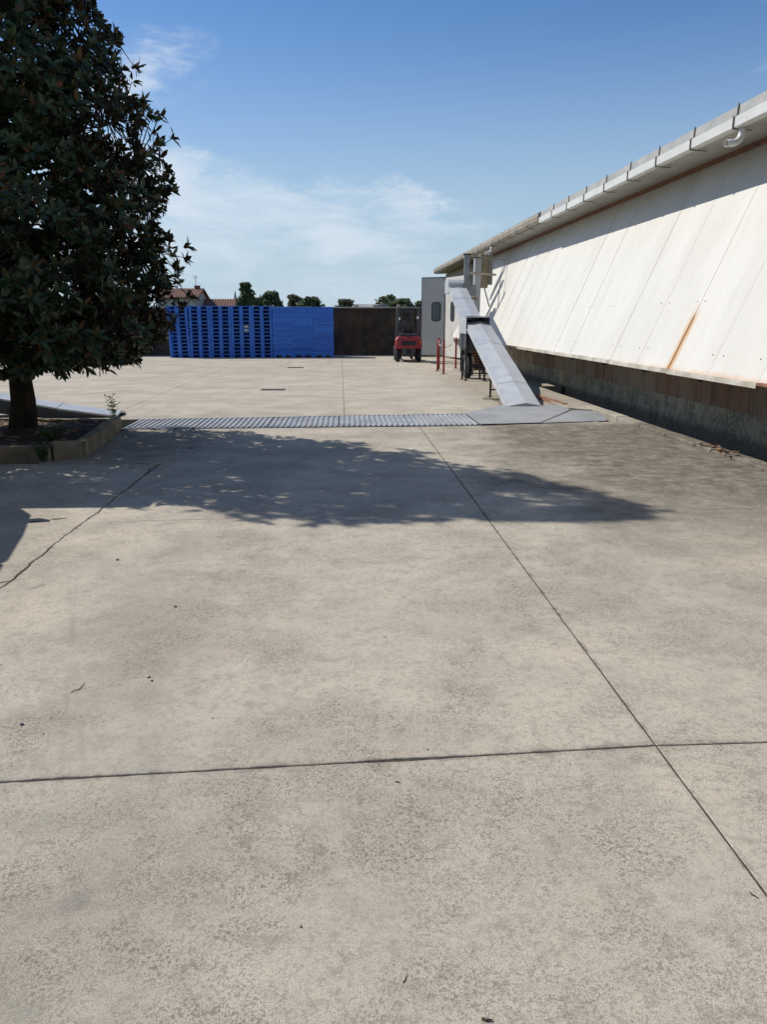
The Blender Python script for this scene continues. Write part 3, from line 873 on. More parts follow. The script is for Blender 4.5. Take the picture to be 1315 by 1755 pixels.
# the far part of the front where the panels stop
bm = BM(); box(bm, 6.1, 6.2, CLY1+.01, GY1, -.3, 4.18)
obj('far_wall', bm, M['cream_box'], hall)
bm = BM(); box(bm, 6.04, 6.095, 35.0, 40.0, -.03, 3.55); obj('doorway_shade', bm, M['black'], hall)  # black slab on the wall stands for the dark of the opening
bm = BM(); prism(bm, [(LX0-.02, CLY1+.002, LZ0), (LX1-.02, CLY1+.002, LZ1), (6.5, CLY1+.002, LZ1), (6.5, CLY1+.002, -.3), (5.6, CLY1+.002, -.3), (5.6, CLY1+.002, LZ0)], (0, .05, 0))
obj('end_panel', bm, M['soffit'], hall)
bm = BM(); box(bm, 25.8, 26, GY0, GY1, -.3, 4.4); box(bm, 6.6, 25.79, GY1-.2, GY1, -.3, 4.4); box(bm, 6.6, 25.79, GY0, GY0+.2, -.3, 4.4)
obj('rear_walls', bm, M['wall_plaster'], hall)

# ------------------------------------------------------------------ folding door beyond the conveyor
M['door_shaded'] = simple('shaded_door_panel', (0.44, 0.44, 0.405), .5, 0, (0.40, 0.40, 0.37), 1.0, 0)  # copy of the pale panel, darkened to carry the leaf's shade
def door_leaf(p0, p1, zt, zb, mat_, flip):
    """leaf from p0 to p1 (xy)"""
    p0, p1 = Vector(p0), Vector(p1)
    L = (p1-p0).length
    ang = math.atan2(p1.y-p0.y, p1.x-p0.x)
    r_ = empty('door_leaf', (p0.x, p0.y, 0), ang)
    bm = BM(); box(bm, .02, L-.02, -.03, .03, zb+.03, zt-.04)
    # window hole is shown by the gasket and glass standing proud
    panel = obj('panel', bm, M[mat_], r_, bevel=.004)
    bm = BM()
    box(bm, 0, .019, -.035, .035, zb, zt); box(bm, L-.019, L, -.035, .035, zb, zt)
    box(bm, .0195, L-.0195, -.035, .035, zt-.039, zt); box(bm, .0195, L-.0195, -.035, .035, zb, zb+.029)
    obj('frame', bm, M['dark_steel'], r_)
    wx0, wx1, wz0, wz1 = L*.44, L*.84, 1.58, 2.42
    if L > 1.6: wx0, wx1 = L*.30, L*.30+.46
    def rr(x0, x1, z0, z1, rad, y):
        pts = []
        for cx, cz, a0 in ((x1-rad, z1-rad, 0), (x0+rad, z1-rad, 90), (x0+rad, z0+rad, 180), (x1-rad, z0+rad, 270)):
            for i in range(6):
                a = R(a0+90*i/5); pts.append((cx+rad*math.cos(a), y, cz+rad*math.sin(a)))
        return pts
    for s in (-1, 1):
        bm = BM(); prism(bm, rr(wx0, wx1, wz0, wz1, .14, s*.031), (0, s*.012, 0)); ga = obj('window', bm, M['rubber'], r_)
        bm = BM(); prism(bm, rr(wx0+.045, wx1-.045, wz0+.045, wz1-.045, .10, s*.0435), (0, s*.004, 0)); obj('pane', bm, M['glass'], ga)
    return r_
d1 = door_leaf((3.72, 36.12), (4.72, 35.56), 3.50, .04, 'door_shaded', False)
tag(d1, 'tall door leaf with rounded window, shade painted in its colour, open beside the red forklift', 'door')
d2 = door_leaf((4.74, 35.52), (5.28, 33.3), 3.50, .02, 'door_grey', False)
tag(d2, 'tall white sunlit door leaf with rounded dark window behind the conveyor', 'door')

# ------------------------------------------------------------------ inclined conveyor
conv = empty('belt_conveyor', (3.5, 15, 0)); conv.location = (0, 0, 0)
tag(conv, 'long inclined conveyor under folded galvanised covers climbing to the hall eave', 'conveyor')
def cover(pa, pb, w, ridge, side, name='cover_sheet', lift=0.0, mat='galv'):
    """peaked sheet cover between two centreline points (z = eave of the cover)"""
    def sec(p, k=0.0):
        x, y, z = p
        z += lift
        return [(x-w/2, y, z-side), (x-w/2, y, z), (x+.02, y, z+ridge), (x+w/2, y, z), (x+w/2, y, z-side),
                (x+w/2-.006, y, z-side), (x+w/2-.006, y, z-.006), (x+.02, y, z+ridge-.006), (x-w/2+.006, y, z-.006), (x-w/2+.006, y, z-side)]
    bm = BM(); loft(bm, [sec(pa), sec(pb)])
    return obj(name, bm, M[mat], conv)
A0, A1 = Vector((3.56, 14.82, .03)), Vector((3.87, 22.1, 1.56))
def at(p, q, t): return p + (q-p)*t
ts = (0, .20, .42, .66, 1.0)
for i in range(4):
    cover(at(A0, A1, ts[i]), at(A0, A1, ts[i+1]+(.004 if i < 3 else 0)), .64, .055, .13, lift=.006*(i % 2))
bm = BM(); prism(bm, [A0+Vector((-.31, .006, -.12)), A0+Vector((-.31, .006, -.008)), A0+Vector((.02, .006, .045)), A0+Vector((.31, .006, -.008)), A0+Vector((.31, .006, -.12))], (0, .004, 0)); obj('end_plate', bm, M['galv'], conv)
bm = BM()                                      # side channels and belt underneath
for s in (-1, 1):
    bar(bm, A0+Vector((s*.27, .05, -.10)), A1+Vector((s*.27, 0, -.14)), .05, .12)
bar(bm, A0+Vector((0, .05, -.16)), A1+Vector((0, 0, -.18)), .46, .03)
obj('belt_frame', bm, M['galv_dark'], conv)
bm = BM()                                      # edge folds
bar(bm, A0+Vector((-.335, 0, -.115)), A1+Vector((-.335, 0, -.115)), .025, .012)
bar(bm, A0+Vector((.335, 0, -.115)), A1+Vector((.335, 0, -.115)), .025, .012)
obj('edge_fold', bm, M['galv'], conv)
# transfer hood
bm = BM()
hx0, hx1, hy0, hy1, hz0, hz1 = 3.50, 4.17, 21.85, 23.2, 1.27, 1.74
box(bm, hx0, hx0+.006, hy0, hy1, hz0, hz1); box(bm, hx1-.006, hx1, hy0, hy1, hz0, hz1)
box(bm, hx0+.0065, hx1-.0065, hy0, hy1, hz1-.006, hz1); box(bm, hx0+.0065, hx1-.0065, hy1-.006, hy1, hz0, hz1-.0065)
box(bm, hx0-.01, hx1+.01, hy0-.006, hy0-.001, hz1-.03, hz1+.004)
obj('hood', bm, M['galv'], conv)
bm = BM()
box(bm, hx0+.03, hx1-.03, hy0+.35, hy1-.1, .80, hz0-.004)
prism(bm, [(hx0+.02, hy0+.05, hz0-.005), (hx0+.02, hy1, hz0-.005), (hx0+.02, hy1-.1, .86), (hx0+.02, hy0+.1, .86)], (.004, 0, 0))
obj('chute', bm, M['charcoal'], conv)
B0, B1 = Vector((3.83, 23.1, 1.74)), Vector((4.07, 27.5, 2.73))
for i in range(2):
    t0, t1 = (0, .58, 1)[i], (0, .58, 1)[i+1]
    cover(at(B0, B1, t0), at(B0, B1, t1+(.005 if i == 0 else 0)), .60, .03, .14, lift=.006*(i % 2))
bm = BM()
for s in (-1, 1): bar(bm, B0+Vector((s*.25, -.6, -.24)), B1+Vector((s*.25, 0, -.13)), .05, .12)
bar(bm, B0+Vector((0, -.5, -.25)), B1+Vector((0, 0, -.19)), .44, .03)
obj('belt_frame', bm, M['galv_dark'], conv)
# head housing
bm = BM()
prism(bm, [(3.76, 27.5, 2.55), (3.76, 27.5, 2.90), (3.76, 27.7, 3.00), (3.76, 28.5, 3.00), (3.76, 28.5, 2.55)], (.66, 0, 0))
obj('head_housing', bm, M['galv'], conv, bevel=.006)
bm = BM(); box(bm, 3.74, 4.46, 27.44, 27.495, 2.845, 2.90); obj('head_flange', bm, M['white_metal'], conv)
bm = BM(); box(bm, 4.45, 4.72, 27.5, 27.95, 2.45, 2.82); obj('drive_box', bm, M['galv_dark'], conv, bevel=.01)
bm = BM(); tube(bm, [(4.46, 27.4, 2.36), (4.74, 27.4, 2.36)], .06, 12); obj('drive_motor', bm, M['cream_box'], conv)
# posts rising to the eave
bm = BM()
prism(bm, [(4.28, 27.42, 2.5), (4.46, 27.42, 2.5), (4.46, 27.52, 2.5), (4.44, 27.52, 2.5), (4.44, 27.44, 2.5), (4.30, 27.44, 2.5), (4.30, 27.52, 2.5), (4.28, 27.52, 2.5)], (0, 0, 1.30))
obj('upright', bm, M['galv_dark'], conv)
bm = BM()
box(bm, 4.83, 5.05, 28.5, 28.62, 1.9, 3.78); box(bm, 4.80, 4.829, 28.38, 28.62, 1.9, 3.76)
obj('upright', bm, M['galv'], conv)
bm = BM(); box(bm, 4.25, 4.50, 27.38, 27.56, 3.80, 3.84); box(bm, 4.78, 5.10, 28.36, 28.66, 3.78, 3.82); obj('upright_cap', bm, M['black'], conv)
bm = BM()
bar(bm, (4.37, 27.5, 3.22), (5.62, 28.7, 3.22), .05, .07)
bar(bm, (4.37, 27.5, 3.80), (5.95, 28.7, 3.72), .025, .03)
bar(bm, (5.05, 28.55, 3.22), (5.40, 28.55, 2.1), .04, .04)
obj('cross_beam', bm, M['old_metal'], conv)
bm = BM(); box(bm, 5.12, 5.42, 29.1, 29.4, 2.78, 3.95); obj('elevator_leg', bm, M['cream_box'], conv, bevel=.01)
bm = BM(); box(bm, 5.45, 5.60, 29.2, 29.35, 2.9, 4.1); obj('downpipe_box', bm, M['soffit'], conv)
# legs
def leg(x, y, zt, w=.05, zb=-.035, plate=True, mat='dark_steel'):
    bm = BM(); box(bm, x-w/2, x+w/2, y-w/2, y+w/2, zb+.008, zt)
    if plate: box(bm, x-w*1.3, x+w*1.3, y-w*1.3, y+w*1.3, zb, zb+.0075)
    return obj('leg', bm, M[mat], conv)
for x, y, zt in ((3.53, 22.55, 1.26), (3.55, 22.0, 1.26), (4.10, 22.85, 1.26), (4.10, 22.1, 1.26)): leg(x, y, zt)
for x in (3.37, 3.93): leg(x, 17.37, .50, .04)
for x in (4.05, 4.32): leg(x, 26.2, 2.25, .05)
bm = BM()
bar(bm, (3.53, 22.55, .62), (3.55, 22.0, .62), .03, .05); bar(bm, (3.55, 22.0, .35), (4.10, 22.1, .35), .03, .03)
bar(bm, (3.37, 17.37, .12), (3.93, 17.37, .12), .03, .03); bar(bm, (4.10, 22.85, .55), (4.10, 22.1, .55), .03, .05)
bar(bm, (4.05, 26.2, .9), (4.32, 26.2, .9), .04, .04)
obj('brace', bm, M['dark_steel'], conv)
# transport wheel
def wheel(name, c, r, w, parent, axis='x', rimmat='galv_dark', steer=0.0):
    t = BM()
    n = 28
    prof = [(r*.58, -w*.42), (r*.80, -w*.5), (r*.94, -w*.42), (r, -w*.28), (r, w*.28), (r*.94, w*.42), (r*.80, w*.5), (r*.58, w*.42)]
    def pt(rad, off, a):
        v = Vector((off, rad*math.cos(a), rad*math.sin(a)))
        return Matrix.Rotation(steer, 3, 'Z') @ v
    rings = [[t.verts.new(pt(pr, po, 2*math.pi*k/n)) for pr, po in prof] for k in range(n)]
    for k in range(n):
        for i in range(len(prof)):
            j = (i+1) % len(prof)
            t.faces.new((rings[k][i], rings[k][j], rings[(k+1) % n][j], rings[(k+1) % n][i]))
    for k in range(n):       # tread lugs
        a = 2*math.pi*(k+.25)/n
        for s in (-1, 1):
            m_ = Matrix.Rotation(steer, 4, 'Z') @ Matrix.Rotation(a, 4, 'X')
            box(t, s*w*.02 if s > 0 else -w*.40, w*.40 if s > 0 else -w*.02, r*.985, r*1.03, -.012 + s*.01, .014 + s*.01, m_)
    root = empty(name, c); root.parent = parent
    # the wheel itself is a mesh part: the tyre, with the rim one level down
    bpy.data.objects.remove(root)
    ob = obj(name, t, M['rubber'], parent, loc=c)
    rm = BM()
    tube(rm, [pt(0, -w*.30, 0), pt(0, w*.30, 0)], r*.575, 20)
    tube(rm, [pt(0, -w*.42, 0), pt(0, w*.42, 0)], r*.18, 12)
    obj('rim', rm, M[rimmat], ob)
    return ob
wheel('wheel', (3.74, 22.95, .345), .36, .17, conv, steer=R(6))
bm = BM(); bar(bm, (3.74, 22.95, .345), (4.10, 22.9, .345), .05, .05); obj('axle', bm, M['dark_steel'], conv)

# clutter behind the legs: rusted grate box and pale canister
cb = empty('steel_hopper', (4.35, 25.2, -.035)); tag(cb, 'rust-brown slatted steel bin standing behind the conveyor legs', 'bin')
bm = BM()
for i in range(8): box(bm, -.26, .26, -.255, -.245, .12+i*.09, .17+i*.09)
obj('front_slats', bm, M['brown'], cb)
bm = BM(); box(bm, -.3, -.265, -.27, .25, .0, .88); box(bm, .265, .3, -.27, .25, .0, .88); box(bm, -.26, .26, .2, .25, .1, .85); box(bm, -.26, .26, -.24, .2, .10, .13)
obj('frame', bm, M['dark_steel'], cb)
cn = empty('canister', (4.05, 24.3, -.035)); tag(cn, 'pale plastic canister on the ground behind the black transport wheel', 'canister')
bm = BM(); tube(bm, [(0, 0, 0), (0, 0, .02), (0, 0, .5), (0, 0, .56), (0, 0, .60)], [.10, .115, .115, .08, .04], 16); obj('body', bm, M['lip'], cn, smooth=False)
bm = BM(); tube(bm, [(0, 0, .60), (0, 0, .64)], .045, 12); obj('cap', bm, M['black'], cn)

# ------------------------------------------------------------------ left conveyor
lc = empty('side_conveyor'); tag(lc, 'low galvanised conveyor sloping down to the trench behind the magnolia trunk', 'conveyor')
def lsec(x, z, th=.26, y0=13.62, y1=14.2):
    return [(x, y0, z-th), (x, y0, z), (x, (y0+y1)/2, z+.05), (x, y1, z), (x, y1, z-th)]
cuts = [(-3.9, .035), (-4.9, .17), (-6.2, .40), (-8.2, .75), (-11.5, 1.33)]
for i in range(4):
    (xa, za), (xb, zb) = cuts[i], cuts[i+1]
    e = .006 if i % 2 else 0
    bm = BM()
    loft(bm, [lsec(xa-.003, za+e, .03, 13.6-e, 14.22+e), lsec(xb, zb+e, .03, 13.6-e, 14.22+e)])
    obj('cover_sheet', bm, M['galv'], lc)
    bm = BM(); loft(bm, [[(p[0], p[1], max(p[2], -.25)) for p in lsec(xa-.003, za-.032, .20)], lsec(xb, zb-.032, .24)])
    obj('side_panel', bm, M['charcoal'], lc)
bm = BM()
for x, z in ((-8.2, .45), (-11.2, 1.0)):
    for yy in (13.66, 14.16): box(bm, x-.025, x+.025, yy-.025, yy+.025, 0, z)
obj('leg', bm, M['dark_steel'], lc)

# ------------------------------------------------------------------ barrier posts with chain
posts = [((3.20, 25.74), 'left rear one of the two close together beside the door'), ((3.37, 26.72), 'the furthest of the cluster left of the conveyor, half hidden by its neighbour'),
         ((3.22, 24.35), 'the nearest of the red posts'), ((4.02, 27.2), 'standing alone in front of the white door leaf')]
labs = ['red steel barrier post at the left end of the row, chain hanging from its top',
        'red steel barrier post half hidden just behind the leftmost post',
        'red steel barrier post nearest the camera, second from the left in the group',
        'red steel barrier post standing apart in front of the white door leaf']
for (p, _), lab in zip(posts, labs):
    r_ = empty('barrier_post', (p[0], p[1], 0)); tag(r_, lab, 'post', 'red barrier posts by the conveyor')
    bm = BM(); box(bm, -.03, .03, -.03, .03, .009, 1.03); obj('pole', bm, M['post_red'], r_, bevel=.006)
    bm = BM(); box(bm, -.09, .09, -.09, .09, 0, .0085); obj('base_plate', bm, M['rust'], r_)
    bm = BM(); tube(bm, [(0, 0, 1.031), (0, 0, 1.06)], .018, 8); obj('hook', bm, M['post_red'], r_)
def chain(a, b, sag, label, mats=('post_red', 'chain_white')):
    a, b = Vector(a), Vector(b)
    L = (b-a).length
    n = int((L+sag)/.045)
    r_ = empty('chain'); tag(r_, label, 'chain')
    for part in (0, 1):
        bm = BM()
        for i in range(n):
            if (i//3) % 2 != part: continue
            t0, t1 = i/n, (i+1.15)/n
            f = lambda t: a.lerp(b, t) - Vector((0, 0, sag*4*t*(1-t)))
            tube(bm, [f(t0), f(min(1, t1))], .011, 6)
        obj('links', bm, M[mats[part]], r_)
chain((3.20, 25.74, 1.02), (3.37, 26.72, 1.02), .32, 'red and white plastic chain sagging between the two left barrier posts')
chain((3.22, 24.35, 1.02), (3.20, 25.74, 1.02), .18, 'red and white plastic chain between the nearest and the leftmost barrier post')
chain((4.02, 27.2, 1.0), (3.37, 26.72, .78), .14, 'thin red and white chain reaching toward the lone barrier post')

# ------------------------------------------------------------------ forklift, seen from behind
fk = empty('forklift', (2.72, 31.2, 0), R(-2)); tag(fk, 'red forklift truck with black overhead guard, parked facing the stained wall', 'forklift')
bm = BM()   # counterweight
def cw(y, x, z0, z1): return [(-x, y, z0), (-x, y, z1-.12), (-x+.10, y, z1), (x-.10, y, z1), (x, y, z1-.12), (x, y, z0)]
loft(bm, [cw(.0, .50, .56, .95), cw(.05, .53, .52, 1.0), cw(.55, .54, .52, 1.02), cw(.75, .52, .52, 1.0)])
obj('counterweight', bm, M['red'], fk, bevel=.02, seg=3)
bm = BM(); box(bm, -.27, .27, -.012, .03, .66, .83); obj('rear_grille', bm, M['black'], fk)
bm = BM()
for i in range(4): box(bm, -.26, .26, -.016, -.013, .68+i*.036, .69+i*.036)
obj('grille_bars', bm, M['charcoal'], fk)
bm = BM()
loft(bm, [[(-.30, .02, .66), (.30, .02, .66), (.22, .06, .22), (-.22, .06, .22)][::1], [(-.32, .7, .66), (.32, .7, .66), (.26, .7, .20), (-.26, .7, .20)]])
obj('lower_counterweight', bm, M['charcoal'], fk, bevel=.02)
bm = BM(); tube(bm, [(0, -.03, .42), (0, .05, .42)], .035, 10); box(bm, -.07, .07, -.01, .03, .34, .50); obj('tow_pin', bm, M['black'], fk)
bm = BM(); box(bm, -.46, .46, .7, 1.9, .30, .92); obj('body', bm, M['red'], fk, bevel=.03, seg=3)
bm = BM(); box(bm, -.36, .36, .15, 1.0, 1.0, 1.12); obj('engine_hood', bm, M['charcoal'], fk, bevel=.03, seg=3)
seat_ = BM(); box(seat_, -.24, .24, .55, 1.02, 1.13, 1.24); so_ = obj('seat', seat_, M['seat'], fk, bevel=.04, seg=3)
bm = BM(); loft(bm, [[(-.23, .50, 1.20), (.23, .50, 1.20), (.23, .62, 1.20), (-.23, .62, 1.20)], [(-.25, .46, 1.42), (.25, .46, 1.42), (.25, .58, 1.42), (-.25, .58, 1.42)], [(-.19, .42, 1.60), (.19, .42, 1.60), (.19, .50, 1.60), (-.19, .50, 1.60)]])
obj('backrest', bm, M['seat'], fk, bevel=.03, seg=3)
bm = BM()
for s in (-1, 1):
    tube(bm, [(s*.46, .22, 1.0), (s*.45, .30, 1.5), (s*.43, .45, 2.08)], .035, 8)
    tube(bm, [(s*.45, 1.75, .9), (s*.43, 1.45, 2.06)], .035, 8)
    bar(bm, (s*.43, .40, 2.08), (s*.43, 1.5, 2.08), .06, .05)
obj('guard_posts', bm, M['charcoal'], fk)
bm = BM()
box(bm, -.47, .47, .38, .46, 2.06, 2.11); box(bm, -.47, .47, 1.44, 1.52, 2.06, 2.11)
for i in range(6): bar(bm, (-.30+.12*i, .46, 2.095), (-.30+.12*i, 1.44, 2.095), .025, .02)
obj('guard_roof', bm, M['charcoal'], fk)
bm = BM()
for s in (-1, 1):
    box(bm, s*.26-.04, s*.26+.04, 2.05, 2.20, .12, 2.05)
    box(bm, s*.17-.025, s*.17+.025, 2.08, 2.18, .15, 2.0)
box(bm, -.21, .21, 2.06, 2.14, 1.93, 2.03); box(bm, -.21, .21, 2.06, 2.14, .95, 1.03)
obj('mast', bm, M['charcoal'], fk)
bm = BM(); tube(bm, [(0, 2.12, .2), (0, 2.12, 1.8)], .035, 10); obj('lift_cylinder', bm, M['dark_steel'], fk)
bm = BM()
for s in (-1, 1):
    box(bm, s*.24-.05, s*.24+.05, 2.26, 2.30, .05, .6); box(bm, s*.24-.05, s*.24+.05, 2.30, 3.35, .05, .09)
box(bm, -.42, .42, 2.22, 2.255, .25, .33); box(bm, -.42, .42, 2.22, 2.255, .50, .58)
obj('fork_carriage', bm, M['dark_steel'], fk)
bm = BM(); tube(bm, [(0, 1.45, 1.0), (0, 1.30, 1.28)], .02, 8)
for i in range(16):
    a, b = 2*math.pi*i/16, 2*math.pi*(i+1)/16
    tube(bm, [(.16*math.cos(a), 1.30+.10*math.sin(a), 1.28+.12*math.sin(a)), (.16*math.cos(b), 1.30+.10*math.sin(b), 1.28+.12*math.sin(b))], .013, 6)
obj('steering_wheel', bm, M['black'], fk)
for s, x in ((-1, -.37), (1, .36)):
    bm = BM(); box(bm, x-.035, x+.035, .30, .36, 1.66+.02*s, 1.76+.02*s); obj('rear_lamp', bm, M['lamp'], fk, bevel=.01)
bm = BM(); box(bm, -.50, -.44, -.006, .0, .74, .86); box(bm, .44, .50, -.006, .0, .74, .86); obj('reflector', bm, M['amber'], fk)
for x, y, r_, w in ((-.43, .42, .245, .17), (.43, .42, .245, .17), (-.44, 1.75, .31, .20), (.44, 1.75, .31, .20)):
    wheel('wheel', (x, y, r_), r_, w, fk)

# ------------------------------------------------------------------ pallets
def pallet_mesh():
    bm = BM()
    w, d, hgt = .906, 1.18, .160
    box(bm, .004, w-.004, .024, .05, .124, hgt-.004); box(bm, 0, w, d-.03, d, .118, hgt)
    for i in range(9):
        x = i*w/9
        box(bm, x+.001, x+w/9-.001, .051, d-.031, .122, hgt-.002)
    bl = ((0, .105), (.375, .531), (.801, w))
    for a, b in bl:
        box(bm, a, b, 0, .0215, 0, hgt-.003)
        for y0, y1 in ((.0216, .14), (.50, .68), (d-.16, d)): box(bm, a, b, y0, y1, .021, .1215)
        box(bm, a, b, .0216, d, 0, .0205)
    box(bm, .1055, .8, .66, .675, .013, .1215)  # cross panel added to stop light from behind, keeps the openings dark
    for y0, y1 in ((.05, .10), (d-.05, d)):
        box(bm, .1055, .3745, y0, y1, 0, .012); box(bm, .5315, .8005, y0, y1, 0, .012)
    me = bpy.data.meshes.new('pallet'); bmesh.ops.recalc_face_normals(bm, faces=bm.faces[:]); bm.to_mesh(me); bm.free()
    me.materials.append(M['blue']); return me
def nest_mesh(bottom=False):
    bm = BM()
    w, d, t = .900, 1.18, .080
    z0 = .10 if bottom else 0
    box(bm, .006, w-.006, .006, d-.006, z0+.004, z0+t-.004)
    box(bm, 0, w, 0, d, z0+t-.022, z0+t-.003)
    for a, b in ((0, .11), (.26, .28), (.375, .525), (.63, .65), (.79, w)): box(bm, a, b, -.004, .02, z0+.002, z0+t-.0225)
    if bottom:
        for a, b in ((0, .13), (.37, .53), (.77, w)):
            for y0, y1 in ((0, .16), (.5, .68), (d-.16, d)): box(bm, a+.01, b-.01, y0, y1, 0, .1035)
    me = bpy.data.meshes.new('nesting_pallet'); bmesh.ops.recalc_face_normals(bm, faces=bm.faces[:]); bm.to_mesh(me); bm.free()
    me.materials.append(M['blue2']); return me
ordn = ['bottom', 'second', 'third', 'fourth', 'fifth', 'sixth', 'seventh', 'eighth', 'ninth', 'tenth', 'eleventh', 'twelfth', 'thirteenth', 'fourteenth',
        'fifteenth', 'sixteenth', 'seventeenth', 'eighteenth', 'nineteenth', 'twentieth', 'twenty-first', 'twenty-second', 'twenty-third', 'twenty-fourth', 'twenty-fifth', 'twenty-sixth', 'twenty-seventh']
pmesh = pallet_mesh()
stk = ['leftmost', 'second from the left', 'third from the left', 'fourth from the left', 'fifth from the left']
Y0 = 35.6
for s in range(5):
    x0 = -7.62+.918*s
    lean = random.uniform(-.0015, .0015) + (-.004 if s == 0 else 0)
    for k in range(14):
        o = bpy.data.objects.new('pallet', pmesh); COL.objects.link(o)
        o.location = (x0+lean*k+random.uniform(-.004, .004), Y0+random.uniform(-.008, .008), .1605*k)
        o.rotation_euler = (0, 0, random.uniform(-.004, .004))
        pos = 'top' if k == 13 else (ordn[k] + ' from the ground' if k else 'bottom')
        tag(o, f'blue open-sided pallet, {pos}, in the {stk[s]} stack', 'pallet', 'open-sided blue pallets stacked against the wall')
nm0, nm1 = nest_mesh(True), nest_mesh(False)
stk2 = ['left', 'middle', 'right']
for s in range(3):
    x0 = -7.62+.918*5+.012+.907*s
    z = 0
    nl = 26 if s < 2 else 26
    for k in range(nl):
        o = bpy.data.objects.new('pallet', nm0 if k == 0 else nm1); COL.objects.link(o)
        big = random.random() < .26
        o.location = (x0+random.uniform(-.005, .005), Y0+(.045 if big else random.uniform(-.004, .006)), z)
        o.rotation_euler = (0, 0, random.uniform(-.003, .003))
        z += .1805 if k == 0 else .0812
        pos = 'top' if k == nl-1 else (ordn[k] + ' from the ground' if k else 'bottom')
        tag(o, f'blue closed-sided pallet, {pos}, in the {stk2[s]} solid stack', 'pallet', 'closed-sided blue pallets stacked beside the wall')
# one shorter extra pallet laid on the rightmost stack
for (z_, lab) in ((.1605*8+.03, 'upper pale paper sheet stuck in a pallet opening of the fourth stack'), (.1605*7+.03, 'lower pale paper sheet stuck in a pallet opening of the fourth stack')):
    bm = BM(); box(bm, 0, .20, 0, .01, 0, .075)
    o = obj('paper_sheet', bm, M['paper'], loc=(-4.29, Y0+.02, z_)); tag(o, lab, 'paper', 'paper sheets in the pallets')

# ------------------------------------------------------------------ far boundary wall and what stands behind it
fw = empty('boundary_wall'); tag(fw, 'dark stained concrete boundary wall behind the forklift and the pallets', 'wall')
xw = -16.0
while xw < 6.0:
    xe = min(6.05, xw+2.45)
    bm = BM(); box(bm, xw+.002, xe-.002, 37.8+random.uniform(-.002, .002), 38.0, -.3, 2.18)
    obj('wall_panel', bm, M['farwall'], fw, bevel=.01)
    bm = BM(); box(bm, xw, xe-.004, 37.74, 38.06, 2.183, 2.235+random.uniform(-.008, .008))
    obj('coping', bm, M['wall_plaster'], fw, bevel=.01)
    xw = xe
for x, w_, lab in ((.62, .26, 'left pale block lying on top of the stained boundary wall'), (1.55, .34, 'middle pale block lying on top of the stained boundary wall'), (2.72, .13, 'small white block on the wall top just left of the forklift guard')):
    bm = BM(); box(bm, 0, w_, 0, .18, 0, .10)
    tag(obj('block', bm, M['lip'], loc=(x, 37.8, 2.245), bevel=.01), lab, 'block', 'pale blocks on the wall')

def house(name, x0, x1, y0, d, zw, zr, over, label, axis='x', chimney=None, cat='house'):
    r_ = empty(name, (x0, y0, 0)); tag(r_, label, cat)
    w = x1-x0
    bm = BM(); prism(bm, [(w, 0, -.3), (w, 0, zw), (w, d/2, zr-.15), (w, d, zw), (w, d, -.3)], (-w, 0, 0)); obj('wall', bm, M['plaster'], r_)
    roof = None
    for s in (0, 1):
        bm = BM()
        ya, yb = (-over, d/2) if s == 0 else (d+over, d/2)
        sl = (zr-zw)/(d/2)
        za = zw-over*sl
        n = int((w+2*over)/.3)
        for i in range(n):
            xx = -over+(w+2*over)*(i+.5)/n
            tube(bm, [(xx, ya, za), (xx, yb, zr)], .07, 6)
        prism(bm, [(-over, ya, za), (-over, yb, zr), (-over, yb, zr-.14), (-over, ya, za-.14)], (w+2*over, 0, 0))
        q = obj('roof', bm, M['tiles'], r_)
        roof = roof or q
    if chimney is not None:
        bm = BM(); box(bm, chimney-.3, chimney+.3, d/2-.3, d/2+.3, zr-.3, zr+.28); box(bm, chimney-.38, chimney+.38, d/2-.38, d/2+.38, zr+.281, zr+.34)
        obj('chimney', bm, M['brown'], roof)
    return r_
Yh = 95.0
hx = lambda px: (px-583)/1320*Yh
h1 = house('house', hx(284), hx(348), Yh, 8, 4.30, 5.35, .35, 'two-storey plastered house with pink-brown tiled roof beyond the pallets at left', chimney=hx(347)-hx(284)-.4)
bm = BM(); tube(bm, [(hx(347)-hx(284)-.55, 4, 5.3), (hx(347)-hx(284)-.55, 4, 6.9)], .035, 6)
for i in range(3): bar(bm, (hx(347)-hx(284)-.9, 4, 6.55+.13*i), (hx(347)-hx(284)-.2, 4, 6.55+.13*i), .02, .02)
obj('antenna', bm, M['dark_steel'], h1)
bm = BM()
for x in (1.6, 3.3): box(bm, x, x+.55, -.02, -.002, 2.4, 3.3)
obj('window', bm, M['glass'], h1)
h2 = house('outbuilding', hx(351), hx(404), Yh+3, 6, 2.9, 4.15, .3, 'lower tiled outbuilding with reddish roof attached right of the far house', cat='outbuilding')
bm = BM(); tube(bm, [(hx(401)-hx(351), 3, 4.1), (hx(401)-hx(351), 3, 4.4), (hx(401)-hx(351), 3, 5.2)], [.2, .16, .03], 8); obj('finial', bm, M['soffit'], h2)
# long far shed with low pitched roof
Ys = 120.0
sx = lambda px: (px-583)/1320*Ys
sh = empty('far_shed', (0, Ys, 0)); tag(sh, 'long low grey shed roof seen just over the stained wall', 'shed')
bm = BM(); box(bm, sx(600), sx(676), 0, 18, -.3, 3.0); obj('wall', bm, M['plaster'], sh)
bm = BM(); prism(bm, [(sx(634), -.3, 3.2), (sx(656), -.3, 4.05), (sx(679), -.3, 3.2)], (0, 18, 0)); obj('gable_roof', bm, M['shed_roof'], sh)
bm = BM(); prism(bm, [(sx(598), -.2, 3.1), (sx(598), 9, 4.1), (sx(598), 18, 3.1)], (sx(650)-sx(598), 0, 0)); obj('roof', bm, M['shed_roof'], sh)

